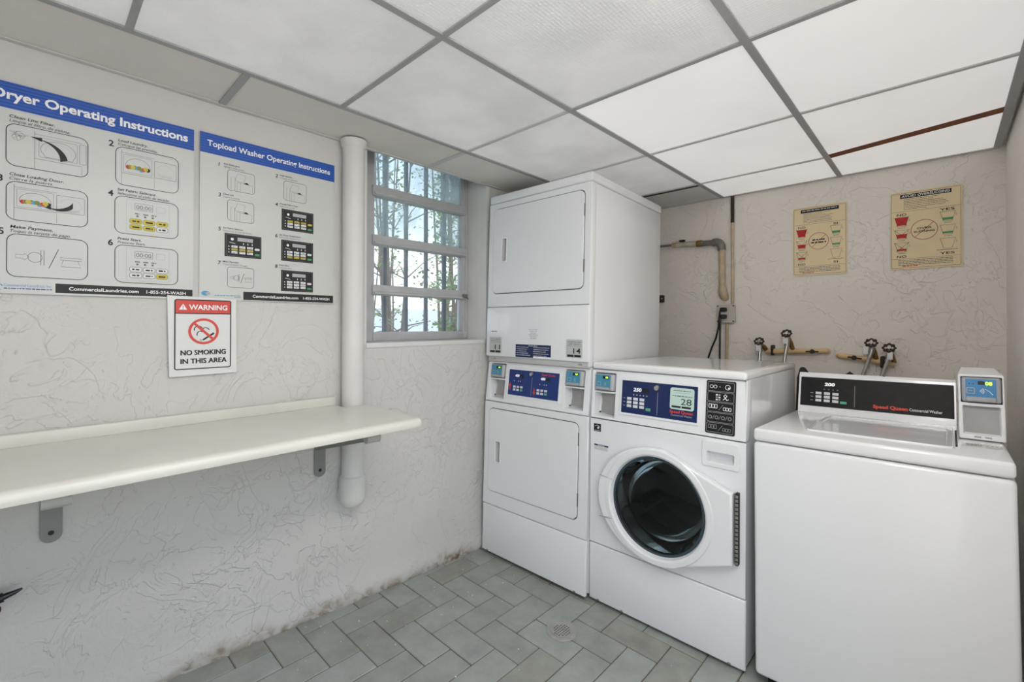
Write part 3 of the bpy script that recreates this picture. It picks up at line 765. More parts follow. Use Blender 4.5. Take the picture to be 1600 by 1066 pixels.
for i in range(2):
    for j in range(3): pr.rect('washing_symbol', INKL if (i+j) % 2 else INKW, .565+i*.010, b0[1]-.013+j*.009, .572+i*.010, b0[1]-.007+j*.009, 1)
pr.stroke('washing_symbol', INKW, [(.592, b0[1]-.010), (.600, b0[1]-.002), (.606, b0[1]+.006), (.600, b0[1]+.011), (.594, b0[1]+.006), (.606, b0[1]-.010), (.612, b0[1]-.006)], .003, 1)
for row, ink in ((2, INKW), (3, INKL), (4, INKL)):
    if row == 3:
        for i, cx in enumerate((.546, .570, .594, .618)):
            pr.stroke('washing_symbol', ink, circ(cx, b0[row], .006, 8), .002, 1, True)
            if i < 3: pr.stroke('washing_symbol', ink, [(cx+.008, b0[row]-.008), (cx+.016, b0[row]+.009)], .0012, 1)
    else:
        for i in range(3): pr.outline('washing_symbol', ink, .540+i*.011, b0[row]-.004, .549+i*.011, b0[row]+.010, .002, .0022 if row == 2 else .0012, 1)
        pr.stroke('washing_symbol', INKL, [(.578, b0[row]-.010), (.592, b0[row]+.010)], .0012, 1)
        for i in range(3): pr.outline('washing_symbol', ink, .594+i*.010, b0[row]-.010, .602+i*.010, b0[row]+.001, .002, .002 if row == 2 else .0012, 1)
pr.finish()
# front panel with round opening
MB().add(plate([rr(0, .262, W_, .834, .004, 2), circ(CX_, CZ_, .205, 56)[::-1], rr(.530, .740, .642, .788, .006)[::-1]], -.012, 0, .003), fn).build('front_panel', WHITE, Fm, 40)
MB().add(rbox(0, W_, 0, .258, -.020, 0, .006, 3), fn).build('kick_panel', WHITE, Fm)
# drum
def spin(vf, mb, cx=CX_, cz=CZ_): mb.add(vf, lambda x, y, z: (cx+x, -z, cz+y))
mb = MB(); spin(lathe([(.215, -.012), (.235, -.03), (.235, -.06), (.19, -.075)], 56), mb); mb.build('gasket', DARK, Fm)
mb = MB(); spin(lathe([(.20, -.075), (.215, -.10), (.215, -.40), (.19, -.42), (.06, -.43), (0, -.425)], 56), mb); dr = mb.build('drum', DRUMM, Fm)
for k in range(3):
    a = math.radians(90+120*k); mb = MB()
    pts = [(.205, -.11), (.165, -.14), (.165, -.36), (.205, -.39)]
    ca, sa = math.cos(a), math.sin(a)
    v = []
    for sgn in (-1, 1):
        for (r, h) in pts:
            wd = .035 if r > .2 else .014
            v.append((CX_+r*ca-sgn*wd*sa, -h, CZ_+r*sa+sgn*wd*ca))
    mb.add((v, [(0, 1, 5, 4), (1, 2, 6, 5), (2, 3, 7, 6), (0, 1, 2, 3), (4, 5, 6, 7)])); mb.build('drum_baffle', DRUMM, dr, 0)
# door: big rounded frame running out to the hinge, proud of the front
def door_outline(off=0.0):
    P = []
    for k in range(0, 41):   # from top, round the left side, to bottom
        a = math.radians(82+k*(198/40.)); rx = .272 if math.cos(a) < 0 else .245
        P.append((CX_+(rx-off)*math.cos(a), CZ_+(.238-off)*math.sin(a)))
    P += [(.640-off, .386+off), (.640-off, .648-off)]
    return P
gl_r = .196
mb = MB().add(plate([door_outline(), circ(CX_, CZ_, .212, 64)[::-1]], .002, .040, .008, 3), fn)
dd = mb.build('door', WHITE, Fm, 45); label_part(dd, 'white door frame tapering to the hinge')
mb = MB(); spin(lathe([(.236, .0405), (.232, .044), (.214, .045), (.206, .040), (.201, .024), (.198, .020)], 64), mb); mb.build('door_ring', WHITE, dd)
mb = MB(); spin(lathe([(.2005, .0245), (.196, .027), (.190, .026), (.188, .018)], 64), mb); mb.build('glass_rim', mat('glass_rim_blue', srgb(58, 74, 82), .2), dd)
mb = MB(); spin(lathe([(.198, .021), (.17, .030), (.12, .037), (.06, .041), (0, .042)], 64), mb); label_part(mb.build('door_glass', DOORG, dd), 'round dark glass')
mb = MB(); spin(lathe([(.192, .0), (.178, -.06), (.165, -.105), (.14, -.13), (.08, -.14), (0, -.142)], 56), mb); mb.build('glass_bowl', DOORG, dd)
for (a0, c0) in (((.078, .594), (.142, .590)), ((.078, .410), (.145, .418))):   # joints either side of the pull
    v = [Vector((a0[0], a0[1])), Vector((c0[0], c0[1]))]
    mb = MB().add(tube([(v[0].x, -.0405, v[0].y), (v[1].x, -.0440, v[1].y)], .0016, 6)); mb.build('pull_joint', GREYP, dd)
pull = [(CX_+.268*math.cos(math.radians(a)), CZ_+.236*math.sin(math.radians(a))) for a in range(162, 208, 5)]+[(CX_+.213*math.cos(math.radians(a)), CZ_+.213*math.sin(math.radians(a))) for a in range(206, 160, -5)]
MB().add(plate([pull], .036, .043, .003), fn).build('door_pull', WHITE2, dd)
hg = MB().add(rbox(.644, .657, .384, .650, -.002, .022, .004), fn).build('door_hinge', DARK, Fm); label_part(hg, 'dark piano hinge')
for k in range(17):
    MB().add(rbox(.6445, .6565, .388+k*.0153, .399+k*.0153, .021, .025, .002, 2), fn).build('hinge_knuckle', STEEL, hg)
# soap drawer
sd = MB().add(plate([rr(.517, .724, .656, .824, .010), rr(.536, .745, .636, .782, .006)], -.008, .005, .003), fn).build('soap_drawer', WHITE, Fm, 40)
a, c, e, g = .536, .636, .745, .782
vv = [(a, e, .004), (c, e, .004), (c, g, .004), (a, g, .004), (a+.004, e+.004, -.030), (c-.004, e+.004, -.030), (c-.004, g-.001, -.030), (a+.004, g-.001, -.030)]
MB().add((vv, [(0, 1, 5, 4), (1, 2, 6, 5), (2, 3, 7, 6), (3, 0, 4, 7), (4, 5, 6, 7)]), fn).build('drawer_pull', WHITE2, sd, 0)
pr = Print(Fm, fn, .0006)
pr.rect('energy_label', INKK, .020, .776, .058, .812, 0)
pr.stroke('energy_mark', INKW, arc(.038, .792, .013, 20, 150, 8), .002, 1)
pr.poly('energy_mark', INKW, [(.044+.008*(1 if k % 2 == 0 else .42)*math.sin(math.pi*k/5), .794+.008*(1 if k % 2 == 0 else .42)*math.cos(math.pi*k/5)) for k in range(10)], 2)
pr.rect('energy_mark', INKW, .023, .780, .055, .7815, 1)
pr.rect('notice_label', STICKO, .023, .690, .098, .718, 0); pr.rect('notice_print', NAVY, .023, .711, .098, .718, 1); pr.rect('notice_print', INKL, .042, .7125, .078, .7165, 2)
for k in range(3): pr.scribble('notice_print', INKL, .026, .095, .704-k*.005, .0025)
pr.finish()
MB().add(box(.03, W_-.03, .03, .12, -.008, .007)).build('base', DARK, Fm, 0)
for sx in (.05, W_-.05):
    for sy in (.05, DP-.05): MB().add(lathe([(.018, -.015+.0148*sy), (.018, -.002), (.008, -.001), (.008, .008)], 14, True, True), lambda x, y, z: (sx+x, sy+y, z)).build('foot', DARK, Fm)
for sx in (.05, .17, .62): MB().add(rbox(sx-.006, sx+.006, .002, .010, -.002, .002, .001), fn).build('clip', CHROME, Fm)

# ---------------------------------------------------------------- top-load washer
T = thing('top_load_washer', 'white top-loading washer with black console at the right wall', 'washing machine', frameM((1.4441, 1.7696, .05), -.0065, .0287, .0131))
W_, H_, DP = .641, .865, .69
fn = F_front()
MB().add(rbox(0, W_, 0, DP-.005, .0, .818, .014, 4)).build('cabinet', WHITE, T)
MB().add(rbox(.001, W_-.001, -.002, DP, .821, H_, .011, 4)).build('top_deck', WTOP, T)
ft = F_top(H_)
LID = rr(.142, .095, .522, .515, .02)
MB().add(plate([LID, rr(.160, .118, .505, .50, .016)[::-1]], -.002, .006, .003), ft).build('lid', WTOP, T)
label_part(MB().add(plate([rr(.158, .116, .507, .502, .016)], -.002, .003, .001), ft).build('lid_panel', WTOP, T), 'recessed lid panel')
MB().add(rbox(.5255, .5305, .15, .49, -.001, .003, .001, 1), ft).build('lid_seam', DARK, T)
# console
prof = [(.598, H_-.001), (.640, 1.028), (.650, 1.038), (.690, 1.034), (.690, H_-.001)]
mb = MB(); n_ = len(prof)
v = [(.016, p[0], p[1]) for p in prof]+[(.532, p[0], p[1]) for p in prof]
mb.add((v, [tuple(range(n_)), tuple(range(n_, 2*n_))]+[(i, (i+1) % n_, n_+(i+1) % n_, n_+i) for i in range(n_)]))
co = mb.build('console', WHITE, T, 20)
sl = F_front(.598, .042/.163, H_)
label_part(MB().add(plate([rr(.024, .893, .527, 1.018, .003, 2)], -.001, .002, .0008), sl).build('console_panel', BLACKP, T, 0), 'black control panel with white keys and red lettering')
pr = Print(T, sl, .0026)
pr.text('digits', DIGIT, '200', .114, .984, .013, .038, bold=.04, shear=.1)
for k in range(4): pr.poly('status_mark', INKG, circ(.114+k*.016, .968, .0028, 8), 1)
for j in range(3):
    for i in range(3): pr.rect('key', BTN, .082+i*.031, .945-j*.0155, .104+i*.031, .956-j*.0155, 1)
    pr.rect('status_mark', INKL, .062, .949-j*.0155, .073, .951-j*.0155, 1)
pr.rect('start_key', BTNG, .172, .912, .195, .922, 1)
pr.rect('divider', INKG, .221, .902, .2235, .990, 1)
pr.text('brand_lettering', INKR, 'Speed Queen', .284, .908, .013, .110, bold=.05)
pr.text('model_lettering', INKW, 'Commercial Washer', .398, .908, .011, .096, bold=.01)
pr.finish()
MB().add(lathe([(0, .003), (.006, .003), (.007, 0)], 14), lambda x, y, z: (.318+x, .655+y, 1.036+z)).build('lock_hole', BLACK, T)
# coin and card box at the right end
fm = F_front(.322, .03/.2, H_)
U0, U1 = .536, .642
MB().add(plate([rr(U0, .868, U1, 1.078, .004, 2), rr(U0+.006, .985, U1-.005, 1.070, .002, 2), rr(U0+.010, .884, U1-.010, .975, .004, 2)], -.008, 0, .002), fm).build('meter_front', WHITE2, T, 40)
v = [(U0, .328, .868), (U1, .328, .868), (U1, .60, .868), (U0, .60, .868), (U0, .358, 1.076), (U1, .358, 1.076), (U1-.014, .52, 1.094), (U0+.010, .52, 1.094), (U0, .60, 1.06), (U1, .60, 1.06)]
MB().add((v, [(0, 3, 8, 7, 4), (1, 5, 6, 9, 2), (4, 7, 6, 5), (8, 9, 6, 7), (2, 9, 8, 3)])).build('meter_case', WHITE2, T, 0)
rd = MB().add(rbox(U0+.008, U1-.007, .988, 1.068, -.03, .006, .006), fm).build('card_reader', GREYP, T); label_part(rd, 'grey card reader with bright blue face')
pr = Print(rd, fm, .0064)
pr.poly('reader_face', SKYB, rr(U0+.017, .994, U1-.018, 1.063, .002), 0)
pr.rect('reader_screen', SCREEN, U0+.046, 1.045, U0+.062, 1.057, 1)
pr.text('digits', LED, '08', U0+.063, 1.045, .011, .016, bold=.03)
for k in range(2): pr.poly('card_symbol', SCREEN, circ(U0+.026+.009*k, 1.048, .0015, 6), 1)
pr.outline('card_symbol', INKL, U0+.020, 1.016, U0+.038, 1.034, .002, .0025, 1)
pr.stroke('card_symbol', INKL, [(U0+.024, 1.025), (U0+.034, 1.025)], .0015, 1)
for k in range(3): pr.stroke('card_symbol', INKW, arc(U0+.048, 1.025, .004+.004*k, -45, 45, 6), .0016, 1)
pr.stroke('card_symbol', INKW, [(U0+.062, 1.032), (U0+.072, 1.025), (U0+.080, 1.014)], .0014, 1)
pr.finish()
MB().add(rbox(U0+.018, U1-.019, .990, 1.006, .004, .014, .004), fm).build('reader_lip', GREYP, rd)
pk = MB().add(([(U0+.010, .884, -.004), (U1-.010, .884, -.004), (U1-.010, .975, -.004), (U0+.010, .975, -.004), (U0+.014, .888, -.02), (U1-.014, .888, -.02), (U1-.014, .971, -.02), (U0+.014, .971, -.02)],
               [(0, 1, 5, 4), (1, 2, 6, 5), (2, 3, 7, 6), (3, 0, 4, 7)]), fm).build('pocket', WHITE2, T, 0)
label_part(MB().add(plate([rr(U0+.013, .887, U1-.013, .972, .003, 2)], -.022, -.017), fm).build('pocket_plate', POCKET, T, 0), 'bare grey metal plate')
for k in range(2): MB().add(rbox(U0+.035+.024*k, U0+.051+.024*k, .8745, .8795, -.001, .001, .001, 1), fm).build('latch_slot', GREYP, T)
pr = Print(T, ft, .0006)
pr.rect('small_label', STICKO, .545, .190, .630, .250, 0)
for k in range(3): pr.scribble('label_print', INKG, .550, .585, .235-k*.011, .006)
for k in range(4): pr.poly('label_print', INKG, circ(.596+k*.010, .225, .0035, 8), 1)
pr.rect('label_print', INKG, .592, .205, .626, .208, 1); pr.rect('label_print', INKG, .550, .205, .586, .208, 1)
pr.finish()
for sx in (.05, W_-.05):
    for sy in (.05, DP-.06): MB().add(lathe([(.020, -.05-.0131*sx+.0287*sy), (.020, -.024), (.009, -.022), (.009, .004)], 14, True, True), lambda x, y, z: (sx+x, sy+y, z)).build('foot', DARK, T)

# ================================================================== LEFT WALL
# ---- fold-down counter on brackets
BZ = .935
bench = thing('wall_counter', 'off-white laminate counter on grey brackets below the posters', 'counter', Matrix.Translation((0, 0, 0)))
prof = [(.0, BZ-.036), (.497, BZ-.036), (.508, BZ-.033), (.512, BZ-.022), (.510, BZ-.010), (.502, BZ-.002), (.490, BZ), (.0, BZ)]
PY, PXC, PR = .966, .052, .046
mb = MB(); ya, yb, n_ = -.93, .905, len(prof)
v = [(p[0], ya, p[1]) for p in prof]+[(p[0], yb, p[1]) for p in prof]
mb.add((v, [tuple(range(n_)), tuple(range(n_, 2*n_))]+[(i, (i+1) % n_, n_+(i+1) % n_, n_+i) for i in range(n_)]))
# notched end round the pipe
v = [((p[0] if p[0] > 0 else PXC+PR+.002), yb, p[1]) for p in prof]+[((p[0] if p[0] > 0 else PXC+PR+.002), 1.003, p[1]) for p in prof]
mb.add((v, [tuple(range(n_)), tuple(range(n_, 2*n_))]+[(i, (i+1) % n_, n_+(i+1) % n_, n_+i) for i in range(n_)]))
mb.build('countertop', LAMINATE, bench, 50)
MB().add(rbox(.001, .022, -.93, .905, BZ-.002, BZ+.038, .006, 3)).build('backsplash', LAMINATE, bench)
for by in (-.76, .038, .842):
    br = MB().add(plate([[(by+p[0], .905+p[1]) for p in [(-.024, 0), (-.024, -.245)]]+[(by+.024*math.cos(math.radians(a)), .66+.024*math.sin(math.radians(a))) for a in range(190, 355, 15)]+[(by+.024, .905-.245), (by+.024, .905-.006)]], .002, .008, .001), F_left).build('bracket', BRACKM, bench)
    poly = [(.008, .897), (.455, .897), (.455, .872), (.02, .755), (.008, .755)]
    for yy in (by-.022, by+.019):
        MB().add(prism(poly, 0, .003), lambda x, z, w: (x, yy+w, z)).build('bracket_arm', BRACKM, br, 0)
    MB().add(rbox(.008, .455, by-.022, by+.022, .893, .8985, .001, 1)).build('bracket_web', BRACKM, br)
    MB().add(tube([(.44, by-.026, .878), (.44, by+.026, .878)], .017, 14)).build('bracket_nose', BRACKL, br)
    MB().add(lathe([(0, .003), (.006, .003), (.007, 0)], 10), lambda x, y, z: (.008+z, by+x, .665+y)).build('bolt', DARK, br)

# ---- painted waste pipe
pp = thing('drain_pipe', 'white painted vertical pipe standing beside the window', 'pipe', Matrix.Translation((PXC, PY, 0)))
MB().add(tube([(0, 0, .60), (0, 0, ZC-.004)], PR, 28)).build('pipe', PVC, pp)
mb = MB().add(lathe([(.0, .488), (.030, .490), (.048, .506), (.056, .53), (.057, .60), (.054, .622), (.048, .628), (.046, .640)], 28)); mb.build('pipe_cap', PVC, pp)
MB().add(tube([(-.03, 0, .54), (-.058, 0, .54)], .045, 20)).build('wall_stub', PVC, pp)
mb = MB().add(lathe([(PR+.0006, 2.06), (PR+.0075, 2.070), (PR+.010, ZC-.004)], 28)); mb.build('collar', PVC, pp)

# ---- posters
def poster_icon_washer(pr, u0, v0, u1, v1):
    w, h = u1-u0, v1-v0; k = 'drawing'
    pr.stroke(k, INKG, [(u0+w*.12, v0+h*.02), (u0+w*.12, v0+h*.66), (u0+w*.26, v0+h*.66), (u0+w*.26, v0+h*.02)], .0009)
    pr.stroke(k, INKG, [(u0+w*.34, v0+h*.02), (u0+w*.34, v0+h*.46), (u0+w*.92, v0+h*.40), (u0+w*.92, v0+h*.02)], .0009)
    pr.stroke(k, INKG, [(u0+w*.46, v0+h*.02), (u0+w*.46, v0+h*.45)], .0007)
    pr.stroke(k, INKG, [(u0+w*.26, v0+h*.52), (u0+w*.36, v0+h*.88), (u0+w*.66, v0+h*.84), (u0+w*.60, v0+h*.48), (u0+w*.26, v0+h*.52)], .0009)
    pr.poly(k, INKK, [(u0+w*.58, v0+h*.46), (u0+w*.70, v0+h*.52), (u0+w*.80, v0+h*.44), (u0+w*.70, v0+h*.42)], 1)
def poster_icon_pay(pr, u0, v0, u1, v1, ink=INKG):
    w, h = u1-u0, v1-v0; k = 'drawing'
    pr.stroke(k, ink, [(u0+w*.10, v0+h*.52), (u0+w*.20, v0+h*.52), (u0+w*.20, v0+h*.56), (u0+w*.26, v0+h*.48), (u0+w*.20, v0+h*.40), (u0+w*.20, v0+h*.44), (u0+w*.10, v0+h*.44)], .0010, 1, True)
    pr.stroke(k, ink, circ(u0+w*.33, v0+h*.48, h*.12, 16), .0012, 1, True)
    pr.stroke(k, ink, [(u0+w*.40, v0+h*.66), (u0+w*.44, v0+h*.66), (u0+w*.44, v0+h*.30), (u0+w*.40, v0+h*.30)], .0012, 1, True)
    pr.stroke(k, INKK, [(u0+w*.50, v0+h*.24), (u0+w*.62, v0+h*.72)], .0014)
    pr.stroke(k, ink, [(u0+w*.64, v0+h*.52), (u0+w*.92, v0+h*.52), (u0+w*.92, v0+h*.46), (u0+w*.64, v0+h*.46)], .0011, 1, True)
    pr.stroke(k, ink, [(u0+w*.68, v0+h*.46), (u0+w*.65, v0+h*.30), (u0+w*.91, v0+h*.30), (u0+w*.87, v0+h*.46)], .0011)
def poster_icon_drum(pr, u0, v0, u1, v1, mode):
    w, h = u1-u0, v1-v0; k = 'drawing'
    if mode == 'lint':
        pr.stroke(k, INKG, [(u0+w*.33, v0+h*.02), (u0+w*.33, v0+h*.93)], .001); pr.stroke(k, INKG, [(u0+w*.33, v0+h*.86), (u0+w*.92, v0+h*.86)], .0008)
        pr.stroke(k, INKG, [(u0+w*.33, v0+h*.26), (u0+w*.92, v0+h*.26), (u0+w*.92, v0+h*.04)], .001)
        pr.outline(k, INKG, u0+w*.38, v0+h*.32, u0+w*.86, v0+h*.80, .004, .0007)
        pr.stroke(k, INKG, arc(u0+w*.62, v0+h*.52, w*.22, -20, 200, 18, h*.24), .0010); pr.stroke(k, INKG, [(u0+w*.42, v0+h*.44), (u0+w*.46, v0+h*.34), (u0+w*.80, v0+h*.34), (u0+w*.83, v0+h*.46)], .0010)
        pr.stroke(k, INKL, arc(u0+w*.62, v0+h*.52, w*.16, -10, 190, 14, h*.18), .0007)
        pr.outline(k, INKG, u0+w*.89, v0+h*.32, u0+w*.975, v0+h*.82, .003, .0009)
        # curved arrow to a puff of lint
        a = arc(u0+w*.33, v0+h*.30, w*.36, 2, 78, 14, h*.45); L = []; R_ = []
        for i, p in enumerate(a):
            t = .007*(1-i/len(a))+.001; L.append((p[0]+t, p[1]+t*.4)); R_.append((p[0]-t, p[1]-t*.4))
        for i in range(len(a)-1): pr.poly(k, INKK, [L[i], L[i+1], R_[i+1], R_[i]], 2)
        e = a[-1]; pr.poly(k, INKK, [(e[0]+.002, e[1]+.006), (e[0]-.022, e[1]+.004), (e[0]+.002, e[1]-.005)], 2)
        rn = random.Random(3)
        pts = [(u0+w*.16+rn.gauss(0, w*.055), v0+h*.76+rn.gauss(0, h*.07)) for _ in range(26)]
        pr.stroke(k, INKG, pts, .0007)
        return
    x = w*.46
    pr.stroke(k, INKG, [(u0+w*.09, v0+h*.02), (u0+w*.09, v0+h*.93)], .001); pr.stroke(k, INKG, [(u0+w*.09, v0+h*.86), (u0+w*.60, v0+h*.86)], .0008)
    pr.stroke(k, INKG, [(u0+w*.09, v0+h*.32), (u0+w*.60, v0+h*.32), (u0+w*.60, v0+h*.04)], .001)
    pr.outline(k, INKG, u0+w*.12, v0+h*.36, u0+w*.56, v0+h*.82, .003, .0007)
    pr.stroke(k, INKG, arc(u0+w*.34, v0+h*.54, w*.19, -10, 190, 16, h*.22), .001)
    rn = random.Random(5)
    cols = [INKRD, INKO, INKY, INKO, INKLB, INKO, INKLB, INKR, INKY, INKK]
    for i, c in enumerate(cols):
        cx = u0+w*(.19+.034*i); cy = v0+h*(.49+rn.uniform(-.02, .03))
        pr.poly('laundry_drawing', c, circ(cx, cy, w*.038, 9, h*.055), 1+i % 3)
    pr.outline(k, INKG, u0+w*.60, v0+h*.34, u0+w*.96, v0+h*.80, .003, .001)
    pr.stroke(k, INKL, arc(u0+w*.78, v0+h*.56, w*.14, -160, 160, 16, h*.17), .0008)
    for i in range(3): pr.stroke(k, INKL, [(u0+w*.66, v0+h*(.44-.025*i)), (u0+w*.90, v0+h*(.44-.025*i))], .0006)
    if mode == 'close':
        L = arc(u0+w*.60, v0+h*.66, w*.22, 250, 340, 10, h*.26); 
        for i in range(len(L)-1):
            t0, t1 = .001+.008*i/10, .001+.008*(i+1)/10
            pr.poly(k, INKK, [(L[i][0], L[i][1]-t0), (L[i+1][0], L[i+1][1]-t1), (L[i+1][0], L[i+1][1]+t1), (L[i][0], L[i][1]+t0)], 3)
        pr.poly(k, INKK, [(L[0][0]+.001, L[0][1]+.005), (L[0][0]-.016, L[0][1]+.002), (L[0][0]+.001, L[0][1]-.004)], 3)
def poster_icon_keys(pr, u0, v0, u1, v1, hot):
    w, h = u1-u0, v1-v0; k = 'drawing'
    pr.outline(k, INKL, u0+w*.17, v0+h*.06, u0+w*.85, v0+h*.94, .002, .0007)
    pr.outline(k, INKG, u0+w*.30, v0+h*.68, u0+w*.58, v0+h*.86, .002, .001); pr.text(k, INKG, '00:00', u0+w*.32, v0+h*.71, h*.11, w*.24)
    pr.outline(k, INKL, u0+w*.64, v0+h*.68, u0+w*.78, v0+h*.84, .002, .0009)
    for i in range(3): pr.scribble(k, INKG, u0+w*(.30+.13*i), u0+w*(.38+.13*i), v0+h*.56, h*.035); pr.poly(k, INKG, circ(u0+w*(.34+.12*i), v0+h*.51, h*.03, 6), 1)
    for j in range(2):
        for i in range(3):
            a, c = u0+w*(.22+.21*i), v0+h*(.30-.16*j)
            on = (i, j) in hot
            pr.poly('key_drawing', INKY if on else SHEETW, rr(a, c, a+w*.19, c+h*.13, h*.05, 3), 1)
            pr.outline(k, INKK if not on else INKO, a, c, a+w*.19, c+h*.13, h*.05, .0009, 2)
            pr.scribble(k, INKK, a+w*.04, a+w*.15, c+h*.045, h*.045, 3)
def poster_icon_screen(pr, u0, v0, u1, v1, rows):
    w, h = u1-u0, v1-v0; k = 'drawing'
    pr.rect('panel_drawing', INKK, u0, v0, u1, v1, 0)
    pr.outline(k, INKG, u0+w*.04, v0+h*.05, u1-w*.03, v1-h*.05, .002, .0008, 1)
    pr.rect(k, INKL, u0+w*.34, v0+h*.70, u0+w*.76, v0+h*.86, 1); pr.poly(k, INKW, circ(u0+w*.20, v0+h*.76, h*.06, 8), 1); pr.stroke(k, INKW, [(u0+w*.12, v0+h*.62), (u0+w*.28, v0+h*.58)], .0014)
    for i in range(3): pr.stroke(k, INKW, [(u0+w*(.50+.12*i), v0+h*.56), (u0+w*(.50+.12*i), v0+h*.64)], .0024)
    for j in range(3):
        for i in range(3):
            c = (INKY if j in rows else INKW)
            a, b_ = u0+w*(.18+.21*i), v0+h*(.40-.125*j)
            pr.rect('key_drawing', c, a, b_, a+w*.16, b_+h*.09, 1); pr.scribble(k, INKG, a+w*.02, a+w*.14, b_+h*.03, h*.03, 2)
        pr.poly(k, INKW, circ(u0+w*.11, v0+h*(.44-.125*j), h*.025, 6), 1)
    pr.poly('key_drawing', BTN if 0 not in rows else INKY, rr(u0+w*.81, v0+h*.36, u0+w*.95, v0+h*.46, h*.045, 3), 1)
    pr.poly('key_drawing', INKGR, rr(u0+w*.81, v0+h*.12, u0+w*.95, v0+h*.22, h*.045, 3), 1)

def poster_band(pr, u0, u1, v0, v1):
    pr.rect('title_band', INKB, u0, v0, u1, v1, 0)
    n = 8
    for i in range(n): pr.rect('band_stripe', INKB2, u0, v0+(v1-v0)*(i+.35)/n, u1, v0+(v1-v0)*(i+.62)/n, 1)

p1 = thing('dryer_poster', 'large dryer operating instructions poster at left edge of the wall', 'poster', Matrix.Translation((0, 0, 0)))
U0, U1 = -.118, .387
MB().add(box(.0065, .0078, U0, U1, 1.374, 1.976)).build('sheet', PAPER, p1, 0)
pr = Print(p1, F_left, .0081)
poster_band(pr, U0, U1, 1.901, 1.976)
pr.text('title_lettering', INKW, 'Dryer Operating Instructions', -.086, 1.928, .027, .455, bold=.03)
boxes = [(-.058, 1.740, .112, 1.860), (.177, 1.738, .342, 1.860), (-.057, 1.585, .112, 1.695), (.176, 1.581, .342, 1.701), (-.055, 1.423, .113, 1.545), (.177, 1.422, .342, 1.543)]
cap = [('Clean Lint Filter.', 'Limpie el filtro de pelusa.', .092, .124), ('Load Laundry.', 'Coloque las prendas.', .075, .100), ('Close Loading Door.', 'Cierre la puerta.', .110, .088),
       ('Set Fabric Selector.', 'Seleccione el ciclo de secado.', .100, .136), ('Make Payment.', 'Toque la tarjeta de pago.', .086, .124), ('Press Start.', 'Presione Start.', .060, .070)]
for i, (a, c, e, g) in enumerate(boxes):
    pr.outline('box_outline', INKK, a, c, e, g, .020, .0018, 1)
    pr.text('step_number', INKK, str(i+1), a-.017, g-.004, .019, bold=.02)
    pr.text('caption', INKK, cap[i][0], a+.006, g+.0165, .0085, cap[i][2], shear=.15, bold=.012)
    pr.text('caption', INKK, cap[i][1], a+.006, g+.0045, .0085, cap[i][3], shear=.25)
poster_icon_drum(pr, *boxes[0], 'lint'); poster_icon_drum(pr, *boxes[1], 'load'); poster_icon_drum(pr, *boxes[2], 'close')
poster_icon_keys(pr, *boxes[3], {(0, 0), (1, 0), (2, 0), (0, 1), (1, 1)}); poster_icon_pay(pr, *boxes[4]); poster_icon_keys(pr, *boxes[5], {(2, 1)})
pr.rect('footer_bar', INKK, .043, 1.380, .385, 1.408, 0)
pr.text('footer_lettering', INKW, 'CommercialLaundries.com', .072, 1.389, .0105, .165, bold=.02)
pr.text('footer_lettering', INKW, '1-855-254-WASH', .257, 1.389, .0105, .108, bold=.015)
pr.text('company_lettering', INKLB, 'Commercial Laundries, Inc.', -.060, 1.394, .0085, .096)
pr.scribble('company_lettering', INKB2, -.060, .036, 1.387, .003)
pr.stroke('company_mark', INKLB, arc(-.070, 1.392, .008, 20, 300, 10), .003)
pr.finish()

p2 = thing('washer_poster', 'topload washer operating instructions poster between dryer poster and white pipe', 'poster', Matrix.Translation((0, 0, 0)))
U0, U1 = .405, .899
MB().add(box(.0065, .0078, U0, U1, 1.376, 1.980)).build('sheet', PAPER, p2, 0)
pr = Print(p2, F_left, .0081)
poster_band(pr, U0, U1, 1.906, 1.979)
pr.text('title_lettering', INKW, 'Topload Washer Operating Instructions', .427, 1.934, .021, .452, bold=.02)
B = dict(b1=(.492, 1.786, .583, 1.862), b2=(.690, 1.788, .779, 1.866), b3=(.492, 1.673, .581, 1.750), s4=(.682, 1.667, .809, 1.752), s5=(.483, 1.539, .608, 1.625), s6=(.681, 1.542, .808, 1.627), b7=(.493, 1.424, .582, 1.500), s8=(.681, 1.420, .808, 1.505))
caps = [('1', 'b1', 'Add Detergent.', 'Agregue detergente.'), ('2', 'b2', 'Load Laundry.', 'Coloque las prendas.'), ('3', 'b3', 'Close Lid.', 'Cierre la puerta.'), ('4', 's4', 'Choose Fabric Type.', 'Seleccione la tela.'),
        ('5', 's5', 'Set Fabric Selector.', 'Seleccione el ciclo de lavado.'), ('6', 's6', 'Set Wash Temperature.', 'Seleccione temperatura.'), ('7', 'b7', 'Make Payment.', 'Toque la tarjeta de pago.'), ('8', 's8', 'Press Start.', 'Presione Start.')]
for num, k, t1, t2 in caps:
    a, c, e, g = B[k]; lx = .468 if int(num) % 2 else .664
    pr.text('step_number', INKK, num, lx-.006, g+.006, .014, bold=.01, shear=.1)
    pr.text('caption', INKK, t1, lx+.010, g+.0155, .0062, shear=.1, bold=.01); pr.text('caption', INKG, t2, lx+.010, g+.0055, .0060, shear=.2)
    if k[0] == 'b': pr.outline('box_outline', INKK, a, c, e, g, .010, .0011, 1)
poster_icon_washer(pr, *B['b1']); poster_icon_washer(pr, *B['b2']); poster_icon_washer(pr, *B['b3']); poster_icon_pay(pr, *B['b7'])
poster_icon_screen(pr, *B['s4'], {0}); poster_icon_screen(pr, *B['s5'], {1}); poster_icon_screen(pr, *B['s6'], {2}); poster_icon_screen(pr, *B['s8'], {5})
pr.rect('footer_bar', INKK, .546, 1.379, .895, 1.410, 0)
pr.text('footer_lettering', INKW, 'CommercialLaundries.com', .578, 1.389, .011, .170, bold=.02)
pr.text('footer_lettering', INKW, '1-855-254-WASH', .768, 1.389, .011, .110, bold=.015)
